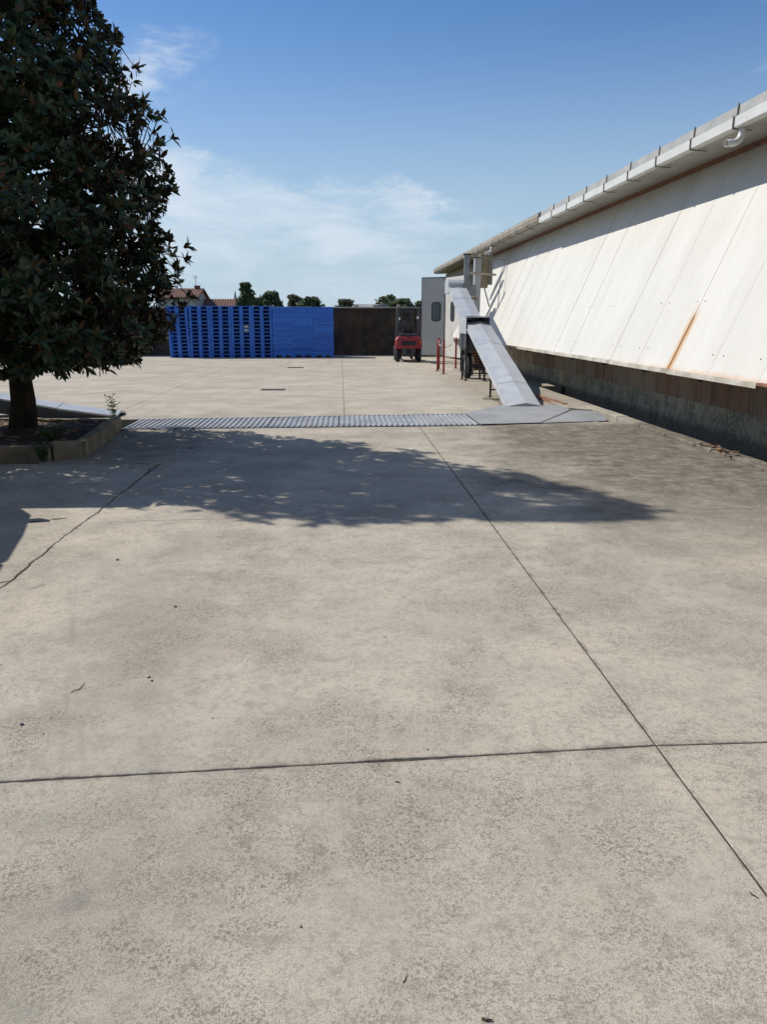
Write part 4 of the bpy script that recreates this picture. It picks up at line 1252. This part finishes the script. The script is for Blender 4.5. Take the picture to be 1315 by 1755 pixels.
def far_tree(px, ytop, wpx, Y, shape, mat, label, dens=1.0, trunk=True, seed=0):
    rnd = random.Random(seed+int(px))
    X = (px-583)/1320*Y
    ztop = 1.65+(548-ytop)/1320*Y*1.0
    rad = wpx/2/1320*Y
    r_ = empty('tree', (X, Y, -.3)); tag(r_, label, 'tree', 'trees beyond the boundary wall')
    H = ztop+.3
    bm = BM(); tube(bm, [(0, 0, 0), (.05, 0, H*.3), (0, .05, H*.7), (0, 0, H*.92)], [.22, .17, .09, .03], 7)
    for i in range(7):
        a = rnd.uniform(0, 6.28); z = H*rnd.uniform(.3, .75)
        tube(bm, [(0, 0, z), (rad*.6*math.cos(a), rad*.6*math.sin(a), z+H*.12)], [.07, .02], 5)
    obj('trunk', bm, M['bark'], r_)
    verts, faces = [], []
    clumps = []
    rad *= 1.42
    nc = 60
    for i in range(nc):
        t = rnd.uniform(.12, 1.0)
        if shape == 'cone': rr = rad*min(1, (1.03-t)*1.5)*rnd.uniform(.3, 1)
        elif shape == 'round': rr = rad*math.sqrt(max(0, 1-(2*t-1.05)**2))*rnd.uniform(.3, 1)
        else: rr = rad*math.sqrt(max(0, 1-(2*t-1.0)**2))*rnd.uniform(.2, 1.1)
        a = rnd.uniform(0, 6.28)
        clumps.append((rr*math.cos(a), rr*math.sin(a), H*(.18+.80*t), rnd.uniform(.22, .42)*rad))
    s = .0030*Y*.75
    for (cx, cy, cz, cr) in clumps:
        for j in range(int(46*dens)):
            v = Vector((rnd.gauss(0, 1), rnd.gauss(0, 1), rnd.gauss(0, .8)))
            v = v.normalized()*cr*rnd.uniform(.5, 1.05)
            c = Vector((cx, cy, cz))+v
            if c.z > H: continue
            d1_ = Vector((rnd.gauss(0, 1), rnd.gauss(0, 1), rnd.gauss(0, 1))).normalized()
            d2_ = d1_.orthogonal().normalized()
            b = len(verts)
            k = s*rnd.uniform(.6, 1.3)
            verts += [tuple(c-d1_*k), tuple(c+d2_*k*.6), tuple(c+d1_*k), tuple(c-d2_*k*.6)]
            faces.append((b, b+1, b+2, b+3))
    rawobj('crown', verts, faces, mat, r_)['kind'] = 'stuff'
far_tree(429, 490, 31, 85, 'cone', M['far_green'], 'tall conical dark green tree above the open-sided pallets', 1.2)
far_tree(450, 514, 14, 90, 'round', M['far_green'], 'small bush-like tree between the conical tree and the round one')
far_tree(471, 503, 28, 88, 'round', M['far_green'], 'round green tree right of the conical tree', 1.1)
far_tree(508, 509, 22, 92, 'round', M['far_olive'], 'lighter olive round tree above the solid pallet stacks')
far_tree(533, 512, 30, 86, 'round', M['far_green'], 'low wide dark tree above the rightmost pallet stack', 1.2)
far_tree(590, 516, 24, 100, 'round', M['far_olive'], 'small brownish tree just right of the pallets over the wall')
far_tree(655, 511, 18, 130, 'loose', M['far_olive'], 'thin feathery tree behind the far shed', .35)
far_tree(668, 509, 22, 128, 'loose', M['far_green'], 'loose green tree with pointed top behind the far shed', .6)
far_tree(686, 515, 34, 110, 'round', M['far_green'], 'dense dark tree above the forklift', 1.2)
far_tree(716, 519, 14, 105, 'round', M['far_olive'], 'small brownish tree at the edge of the shaded door leaf')
for i in range(5):
    far_tree(220-130*i, 505-6*(i % 2), 60, 110, 'round', M['far_green'], ['dark tree hidden behind the magnolia, nearest the house', 'broad tree behind the magnolia crown', 'tree beyond the yard left of the magnolia trunk', 'far tree at the left end of the row', 'outermost far tree on the left'][i], 1, seed=i)

# ------------------------------------------------------------------ raised bed
bed = empty('raised_bed'); tag(bed, 'low raised bed of earth with old concrete edging under the magnolia', 'planter')
def edging(p, q, th, zt, name='edging'):
    p, q = Vector((*p, 0)), Vector((*q, 0))
    d = (q-p); L = d.length; d.normalize(); nn_ = Vector((-d.y, d.x, 0))
    n = max(1, int(round(L/1.2)))
    for i in range(n):
        a, b = p+d*(L*i/n+.004), p+d*(L*(i+1)/n-.004)
        dz = random.uniform(-.008, .008)
        bm = BM()
        m = 8
        secs = []
        for j in range(m+1):
            c = a.lerp(b, j/m)
            e = .008*noise.noise(Vector((c.x*3, c.y*3, 1))); f_ = .010*noise.noise(Vector((c.x*4, c.y*4, 9)))
            secs.append([c+Vector((0, 0, -.2))+nn_*(0), c+Vector((0, 0, zt+dz+f_))+nn_*(.004+e), c+Vector((0, 0, zt+dz+f_))+nn_*(th+e), c+Vector((0, 0, -.2))+nn_*th])
        loft(bm, secs)
        obj(name, bm, M['planter'], bed, bevel=.012)
edging((-3.16, 9.62), (-3.38, 12.02), .13, .21)
edging((-8.2, 9.30), (-3.50, 9.30), .13, .19)
edging((-3.47, 9.36), (-3.18, 9.58), .13, .21)
edging((-3.40, 12.14), (-8.2, 12.40), .13, .17)
# soil
verts, faces = [], []
nx, ny = 50, 30
for j in range(ny+1):
    for i in range(nx+1):
        u, v = i/nx, j/ny
        x = -8.2+u*(8.2-3.27-.10*0); y = 9.42+v*(2.72)
        xr = -3.30-.09*(y-9.62) - (.25*max(0, (9.75-y)/.33))
        x = -8.2+u*(xr+8.2)
        z = .13+.035*noise.noise(Vector((x*1.5, y*1.5, 0)))+.016*noise.noise(Vector((x*8, y*8, 2)))+.08*math.exp(-((x+4.42)**2+(y-10.85)**2)/.3)
        verts.append((x, y, z))
for j in range(ny):
    for i in range(nx):
        a = j*(nx+1)+i
        faces.append((a, a+1, a+nx+2, a+nx+1))
rawobj('soil', verts, faces, M['earth'], bed, smooth=True)

# ------------------------------------------------------------------ magnolia
TX, TY = -4.42, 10.85
mg = empty('magnolia_tree', (TX, TY, .15)); tag(mg, 'tall dark magnolia tree with glossy leaves and rusty undersides, standing in the raised bed', 'tree')
prof = [(.72, .6), (.92, 1.68), (1.3, 2.06), (1.9, 2.12), (2.6, 2.10), (3.7, 1.96), (4.6, 1.74), (5.3, 1.50), (6.0, 1.20), (7.0, .80), (7.85, .36), (8.3, .06)]
def rad_at(z):
    for (a, ra), (b, rb) in zip(prof, prof[1:]):
        if a <= z <= b: return ra+(rb-ra)*(z-a)/(b-a)
    return 0
bm = BM()
tr = []
for i in range(15):
    z = -.12+i*.55
    tr.append(((.06*math.sin(i*.9), .05*math.cos(i*.7), z), [.215, .155, .135, .128, .125, .122, .14, .13, .12, .11, .095, .08, .06, .04, .02][i]))
tube(bm, [t[0] for t in tr], [t[1] for t in tr], 14)
for v in bm.verts:
    a = math.atan2(v.co.y, v.co.x)
    k = 1+.10*noise.noise(Vector((math.cos(a)*2, math.sin(a)*2, v.co.z*1.5)))+(.18*max(0, .35-v.co.z)*math.cos(3*a+1))
    v.co.x *= k; v.co.y *= k
obj('trunk', bm, M['bark'], mg, smooth=True)
rnd = random.Random(5)
limbs = []
bm = BM()
for i in range(95):
    z0 = 1.15 + (i/95)**1.1*6.8
    a = i*2.399+rnd.uniform(-.3, .3)
    zt = z0-.15+rnd.uniform(.1, .8)*(1 if z0 > 1.6 else .25)
    r1 = rad_at(min(8.2, zt))*rnd.uniform(.82, 1.0)
    pts = [Vector((0, 0, z0-.15)), Vector((r1*.35*math.cos(a), r1*.35*math.sin(a), z0-.15+(zt-z0)*.3+.05)), Vector((r1*.7*math.cos(a+.08), r1*.7*math.sin(a+.08), z0+(zt-z0)*.6)), Vector((r1*math.cos(a+.12), r1*math.sin(a+.12), zt))]
    k = .045*(1-z0/11)
    tube(bm, pts, [k, k*.75, k*.5, k*.25], 6)
    limbs.append(pts)
# rosette sites
cand = []
samples = []
for pts in limbs:
    for j in range(3):
        for t in (0, .25, .5, .75, 1): samples.append(pts[j].lerp(pts[j+1], t))
from mathutils import kdtree
kd = kdtree.KDTree(len(samples))
for i, s in enumerate(samples): kd.insert(s, i)
kd.balance()
sites = []
tries = 0
NS = 5200
while len(sites) < NS and tries < 90000:
    tries += 1
    z = rnd.uniform(.82, 8.3)
    r0 = rad_at(z)
    if rnd.random() > (r0/2.25)**1.1: continue
    a = rnd.uniform(0, 2*math.pi)
    # lumpy outline
    lump = 1+.24*noise.noise(Vector((math.cos(a)*1.6, math.sin(a)*1.6, z*1.1)))+.20*noise.noise(Vector((math.cos(a)*4, math.sin(a)*4, z*2.7)))
    q = rnd.random()
    rho = (1-.62*q**1.6)
    p = Vector((math.cos(a)*r0*lump*rho, math.sin(a)*r0*lump*rho, z))
    if noise.noise(Vector((p.x*1.25+7, p.y*1.25, p.z*1.25))) < -.17 + .10*(rho < .8): continue
    sites.append((p, a, rho))
for (p, a, rho) in sites:
    co, idx, dist = kd.find(p)
    if dist > 1.1: co = co.lerp(p, .35)
    mid = co.lerp(p, .5)+Vector((rnd.uniform(-.03, .03), rnd.uniform(-.03, .03), -.03))
    if rnd.random() < .75: tube(bm, [co, mid, p], [.011, .008, .005], 4, cap=False)
bo = obj('branches', bm, M['bark'], mg)
# leaf geometry: two skins, green above and rusty below
LP = []
for t in (0, .25, .62, 1.0):
    wd = {0: .06, .25: .80, .62: .92, 1.0: .03}[t]
    LP.append((t, wd))
def leaf_geo(L, W, fold, curl):
    vs, fs, mi = [], [], []
    for lay in (0, 1):
        base = len(vs)
        for t, wd in LP:
            y = L*t; z = -curl*L*t*t + (0 if lay == 0 else -.0022)
            vs += [(-W/2*wd, y, z+fold*W/2*wd), (0, y, z), (W/2*wd, y, z+fold*W/2*wd)]
        for i in range(len(LP)-1):
            a = base+3*i
            q1, q2 = (a, a+1, a+4, a+3), (a+1, a+2, a+5, a+4)
            if lay: q1, q2 = q1[::-1], q2[::-1]
            fs += [q1, q2]; mi += [lay, lay]
    return vs, fs, mi
variants = [leaf_geo(.140, .064, .30, .12), leaf_geo(.122, .060, .25, .22), leaf_geo(.158, .068, .35, .05), leaf_geo(.132, .058, .20, .32)]
lm = []
for v in variants:
    me = bpy.data.meshes.new('leaf'); me.from_pydata(v[0], [], v[1])
    me.materials.append(M['leaf_top']); me.materials.append(M['leaf_under'])
    me.polygons.foreach_set('material_index', v[2]); me.update()
    lm.append(me)
V, F, MI = [], [], []
cands = []
camloc = Vector((-TX, -TY, 1.5))
for (p, a, rho) in sites:
    out = Vector((math.cos(a), math.sin(a), rnd.uniform(.1, .9))).normalized()
    out = (out+Vector((rnd.uniform(-.35, .35), rnd.uniform(-.35, .35), rnd.uniform(-.2, .35)))).normalized()
    if p.z < 1.3: out = (out+Vector((0, 0, -.5))).normalized()
    e1 = out.orthogonal().normalized(); e2 = out.cross(e1)
    nl = rnd.randint(7, 11)
    for j in range(nl):
        b = j*2.399+rnd.uniform(-.3, .3)
        lean_ = rnd.uniform(.35, 1.25)+(.25 if j < 4 else 0)         # angle away from the shoot
        side = e1*math.cos(b)+e2*math.sin(b)
        d = (out*math.cos(lean_)+side*math.sin(lean_)).normalized()
        d = (d+Vector((0, 0, -rnd.uniform(0, .30)))).normalized()
        upv = (out*math.sin(lean_)-side*math.cos(lean_))
        x = d.cross(upv).normalized(); zz = x.cross(d).normalized()
        if rnd.random() < .16: x, zz = -x, -zz
        m_ = Matrix((x, d, zz)).transposed()
        s = rnd.uniform(.60, 1.08)
        org = p+out*rnd.uniform(-.05, .03)+d*.015
        vi = rnd.randrange(4)
        vis = (d.dot((camloc-org).normalized()) if rho > .9 else 0)
        cands.append((org, m_, s, vi, rho))
# the 300 leaves that stand out largest towards the yard are objects, the rest one mass
fwd = Vector((.35, -1, 0)).normalized()
def score(c):
    o_, m_, s, vi, rho = c
    zc = (Vector((TX, TY, .15))+o_)
    dist = (zc-Vector((0, 0, 1.65))).length
    px = 583+1320*zc.x/max(.1, zc.y)
    inview = (0 < px < 400) and zc.z < 5.6
    return (rho*2+o_.dot(fwd)*.6 - dist*.1+s*.5) if inview else -99
order = sorted(range(len(cands)), key=lambda i: -score(cands[i]))
# spread the singled-out leaves a little: every third of the best 900
single = set(order[:900:3])
for i, (org, m_, s, vi, rho) in enumerate(cands):
    if i in single:
        o = bpy.data.objects.new('leaf', lm[vi]); COL.objects.link(o); o.parent = mg
        o.matrix_local = Matrix.Translation(org) @ m_.to_4x4() @ Matrix.Scale(s, 4)
        continue
    vs, fs, mi = variants[vi]
    b = len(V)
    for v in vs: V.append(tuple(org+m_ @ (Vector(v)*s)))
    for f in fs: F.append(tuple(b+k for k in f))
    MI += mi
fo = rawobj('foliage', V, F, [M['leaf_top'], M['leaf_under']], mg, MI)
fo['kind'] = 'stuff'

# ------------------------------------------------------------------ small plants and weeds
def sprig(name, x, y, z, H, nst, leaf, label, mat, cat='plant', seed=1, spread=.12):
    rn = random.Random(seed)
    r_ = empty(name, (x, y, z)); tag(r_, label, cat)
    bm = BM(); V, F = [], []
    for s in range(nst):
        a = rn.uniform(0, 6.28); sp = spread*rn.uniform(.3, 1); hh = H*rn.uniform(.65, 1)
        pts = [Vector((sp*math.cos(a)*t**1.3, sp*math.sin(a)*t**1.3, hh*t)) for t in (0, .35, .7, 1)]
        tube(bm, pts, [.004, .0035, .0028, .0015], 5)
        for k in range(int(7+hh*22)):
            t = rn.uniform(.15, 1); j = min(2, int(t*3)); p = pts[j].lerp(pts[j+1], t*3-j if t < 1 else 1)
            d = Vector((rn.gauss(0, 1), rn.gauss(0, 1), rn.uniform(-.2, .7))).normalized(); c = d.orthogonal().normalized()
            L = leaf*rn.uniform(.6, 1.2); b = len(V)
            V += [tuple(p), tuple(p+d*L*.5+c*L*.28), tuple(p+d*L), tuple(p+d*L*.5-c*L*.28)]; F.append((b, b+1, b+2, b+3))
    obj('stem', bm, M['twig'], r_)
    rawobj('leaves', V, F, mat, r_)['kind'] = 'stuff'
    return r_
sprig('young_shrub', -3.62, 12.42, 0, .52, 7, .05, 'young leafy seedling growing up behind the corner of the raised bed', M['leaf_small'], seed=4, spread=.14)
def tuft(name, x, y, z, n, H, rad_, mat, label, cat, seed=0):
    rn = random.Random(seed); V, F = [], []
    for i in range(n):
        a = rn.uniform(0, 6.28); r0 = rad_*math.sqrt(rn.random()); bx_, by = r0*math.cos(a)*1.4, r0*math.sin(a)
        hh = H*rn.uniform(.4, 1); la = rn.uniform(0, 6.28); ln = hh*rn.uniform(.1, .7)
        w = .004; b = len(V)
        dx, dy = math.cos(la), math.sin(la)
        for t in (0, .5, 1):
            cx, cy, cz = bx_+dx*ln*t*t, by+dy*ln*t*t, hh*t*(1-.25*t)
            V += [(cx-dy*w*(1.05-t), cy+dx*w*(1.05-t), cz), (cx+dy*w*(1.05-t), cy-dx*w*(1.05-t), cz)]
        F += [(b, b+1, b+3, b+2), (b+2, b+3, b+5, b+4)]
    o = rawobj(name, V, F, mat); o.location = (x, y, z); tag(o, label, cat)
    return o
tuft('grass_tuft', -3.95, 12.95, .0, 130, .11, .16, M['straw'], 'tuft of dry straw-coloured grass behind the raised bed', 'grass', 1)
tuft('grass_tuft', 3.20, 16.4, -.02, 220, .09, .14, M['weed'], 'small green grass tuft at the slab edge beside the conveyor foot', 'grass', 2)
sprig('weed', -3.72, 10.0, .14, .20, 26, .05, 'green weed growing on the soil near the corner of the raised bed', M['weed'], 'weed', 7, .26)
sprig('weed', -3.55, 9.24, 0, .24, 22, .045, 'green weed hanging against the front edging of the raised bed', M['weed'], 'weed', 8, .14)
# gravelly crumbs and moss in the crack
rn = random.Random(3)
def crumbs(name, pts, smin, smax, mat, label=None, cat=None):
    bm = BM()
    for (x, y) in pts:
        s = rn.uniform(smin, smax)
        m_ = Matrix.Translation((x, y, s*.3)) @ Matrix.Rotation(rn.uniform(0, 6.28), 4, 'Z') @ Matrix.Diagonal((s, s*rn.uniform(.6, 1), s*.6, 1))
        bmesh.ops.create_icosphere(bm, subdivisions=1, radius=1, matrix=m_)
    o = obj(name, bm, mat); o['kind'] = 'stuff'
    return tag(o, label, cat)
cr = []
for i in range(110):
    y = rn.uniform(5, 9.1); cr.append((XL+.004+meander(y)+rn.gauss(0, .012), y))
for i in range(60): cr.append((rn.uniform(-3.5, -2.2), 9.13+rn.gauss(0, .02)))
crumbs('crack_debris', cr, .002, .006, M['twig'], 'dark crumbs and dirt lying in the long crack in the concrete', 'debris')
gr = [(rn.uniform(-2.2, 4.4), rn.uniform(1.6, 12)) for i in range(150)]
crumbs('grit', gr, .0018, .0055, M['stone'], 'scattered grit over the concrete yard', 'grit')
crumbs('pale_grit', [(rn.uniform(2.4, 4.6), rn.uniform(8, 12.4)) for i in range(60)], .003, .012, M['lip'], 'pale mortar crumbs along the hall side of the yard', 'grit')
# leaf litter by the kerb
V, F = [], []
for i in range(34):
    x, y = 4.78+rn.gauss(0, .05), 9.45+rn.gauss(0, .22); a = rn.uniform(0, 6.28); L = rn.uniform(.03, .075); z = .05+rn.uniform(0, .03)
    b = len(V); dx, dy = math.cos(a)*L, math.sin(a)*L
    V += [(x-dx, y-dy, z), (x+dy*.4, y-dx*.4, z+.014), (x+dx, y+dy, z+.004), (x-dy*.4, y+dx*.4, z-.006)]; F.append((b, b+1, b+2, b+3))
lo = rawobj('leaf_litter', V, F, M['litter']); lo['kind'] = 'stuff'; tag(lo, 'small heap of dry brown leaves on the kerb by the hall', 'leaves')
# litter in the shade on soil
V, F = [], []
for i in range(260):
    x, y = rn.uniform(-6, -3.5), rn.uniform(9.5, 12.0); a = rn.uniform(0, 6.28); L = rn.uniform(.04, .09); z = .155+rn.uniform(0, .03)
    b = len(V); dx, dy = math.cos(a)*L, math.sin(a)*L
    V += [(x-dx, y-dy, z), (x+dy*.4, y-dx*.4, z+.014), (x+dx, y+dy, z+.004), (x-dy*.4, y+dx*.4, z-.002)]; F.append((b, b+1, b+2, b+3))
lo = rawobj('bed_litter', V, F, M['litter']); lo['kind'] = 'stuff'; tag(lo, 'dead magnolia leaves scattered on the soil of the raised bed', 'leaves')
def twig(x, y, L, a, bend, r_, label, mat='twig'):
    bm = BM(); pts = []
    for i in range(7):
        t = i/6-.5
        pts.append((L*t, bend*(t*t*4-1)*L*.5+L*.04*math.sin(i*2.1), r_+L*.03*abs(math.sin(i*1.7))))
    tube(bm, pts, [r_*.7, r_, r_*1.1, r_, r_*.9, r_*.7, r_*.4], 6)
    o = obj('twig', bm, M[mat], loc=(x, y, 0)); o.rotation_euler = (0, 0, a); tag(o, label, 'twig', 'twigs on the concrete')
twig(-1.235, 3.33, .10, R(75), .35, .0018, 'thin curved twig on the left of the concrete, beyond the near cross joint')
twig(-.372, 1.47, .035, R(60), .1, .002, 'short dark twig at the bottom left of centre')
twig(.335, 1.50, .028, R(-10), .2, .003, 'thick dark twig at the bottom right of centre')
twig(.145, 1.63, .030, R(65), .1, .0012, 'fine pale twig just beyond the bottom centre')
twig(1.20, 1.87, .030, R(-60), .2, .002, 'short black twig right beside the long joint at lower right')
twig(.19, 2.50, .02, R(-10), .1, .002, 'tiny dark twig just below the near cross joint, centre')
twig(-2.55, 6.42, .16, R(5), .15, .004, 'brown twig in the sunlit wedge left of the crack')
twig(-2.42, 6.50, .13, R(15), .2, .004, 'forked brown twig end beside the crack at left')
twig(-2.22, 4.85, .13, R(25), .2, .003, 'dark twig at the left picture edge beside the crack')
twig(-1.95, 4.75, .12, R(50), .1, .0015, 'long pale stalk just right of the crack at left')
def pebble(x, y, s, label, mat='stone'):
    bm = BM()
    bmesh.ops.create_icosphere(bm, subdivisions=2, radius=s)
    for v in bm.verts: v.co = v.co*(1+.25*noise.noise(v.co*60/s*.012)); v.co.z *= .65
    o = obj('pebble', bm, M[mat], loc=(x, y, s*.5), smooth=True); tag(o, label, 'pebble', 'pebbles on the concrete')
pebble(.985, 1.42, .0085, 'dark bluish pebble in the bottom right corner')
pebble(-.935, 3.42, .010, 'small pale pebble left of centre beyond the cross joint', 'lip')
pebble(-.91, 3.38, .007, 'small dark pebble beside the pale one')
pebble(-1.36, 3.0, .009, 'dark pebble near the left edge before the cross joint')
pebble(-1.60, 5.30, .012, 'dark pebble in the sun left of the tree shadow')
pebble(-1.0, 4.35, .010, 'flat dark pebble between the crack and the long joint')

# ------------------------------------------------------------------ outside the left edge: wall and truck added to cast straight and curved shadows
bw = empty('shadow_wall'); tag(bw, 'rendered wall added outside the left edge to cast the straight shadow', 'wall')
bm = BM(); box(bm, -9.0, -4.06, 8.36, 8.56, -.2, 2.62); obj('wall_body', bm, M['wall_plaster'], bw)  # unseen wall, added for its straight shadow
bm = BM(); box(bm, -9.05, -4.02, 8.32, 8.60, 2.622, 2.68); obj('coping', bm, M['planter'], bw, bevel=.008)
truck_caster = empty('shadow_truck', (-4.56, 5.42, 0), R(14)); tag(truck_caster, 'white cab-over truck added outside the left edge to cast the curved shadow', 'truck')
def vs(y, zt, w=.95, z0=.45, rw=.80): return [(-w, y, z0), (-w, y, zt-.75), (-rw, y, zt-.12), (-rw+.14, y, zt), (rw-.14, y, zt), (rw, y, zt-.12), (w, y, zt-.75), (w, y, z0)]
bm = BM(); loft(bm, [vs(.7, 2.0), vs(1.5, 2.02), vs(2.1, 1.98), vs(2.32, 1.84, .93, .45, .76), vs(2.50, 1.55, .90, .5, .74)])
obj('cab', bm, M['white_van'], truck_caster, bevel=.03, seg=3)  # unseen truck, shape guessed and added for its curved shadow
bm = BM(); loft(bm, [vs(-2.6, 1.98), vs(.64, 1.98)]); obj('cargo_body', bm, M['white_van'], truck_caster, bevel=.02)
bm = BM(); prism(bm, [(-.68, 2.335, 1.80), (.68, 2.335, 1.80), (.70, 2.50, 1.45), (-.70, 2.50, 1.45)], (0, .03, .02)); obj('windscreen', bm, M['glass'], truck_caster)
bm = BM(); box(bm, 1.00, 1.17, 1.60, 1.68, 1.46, 1.60); bar(bm, (.90, 1.64, 1.50), (1.02, 1.64, 1.52), .04, .04); obj('mirror', bm, M['seat'], truck_caster, bevel=.02)
for x in (-.80, .80):
    for y in (-1.7, 1.55): wheel('wheel', (x, y, .34), .34, .22, truck_caster)
bm = BM(); box(bm, -.7, .7, -2.5, 2.3, .36, .444); obj('chassis', bm, M['dark_steel'], truck_caster)
for x in (-.66, .66):
    bm = BM(); box(bm, x-.11, x+.11, 2.505, 2.545, .62, .78); obj('headlight', bm, M['lamp'], truck_caster)
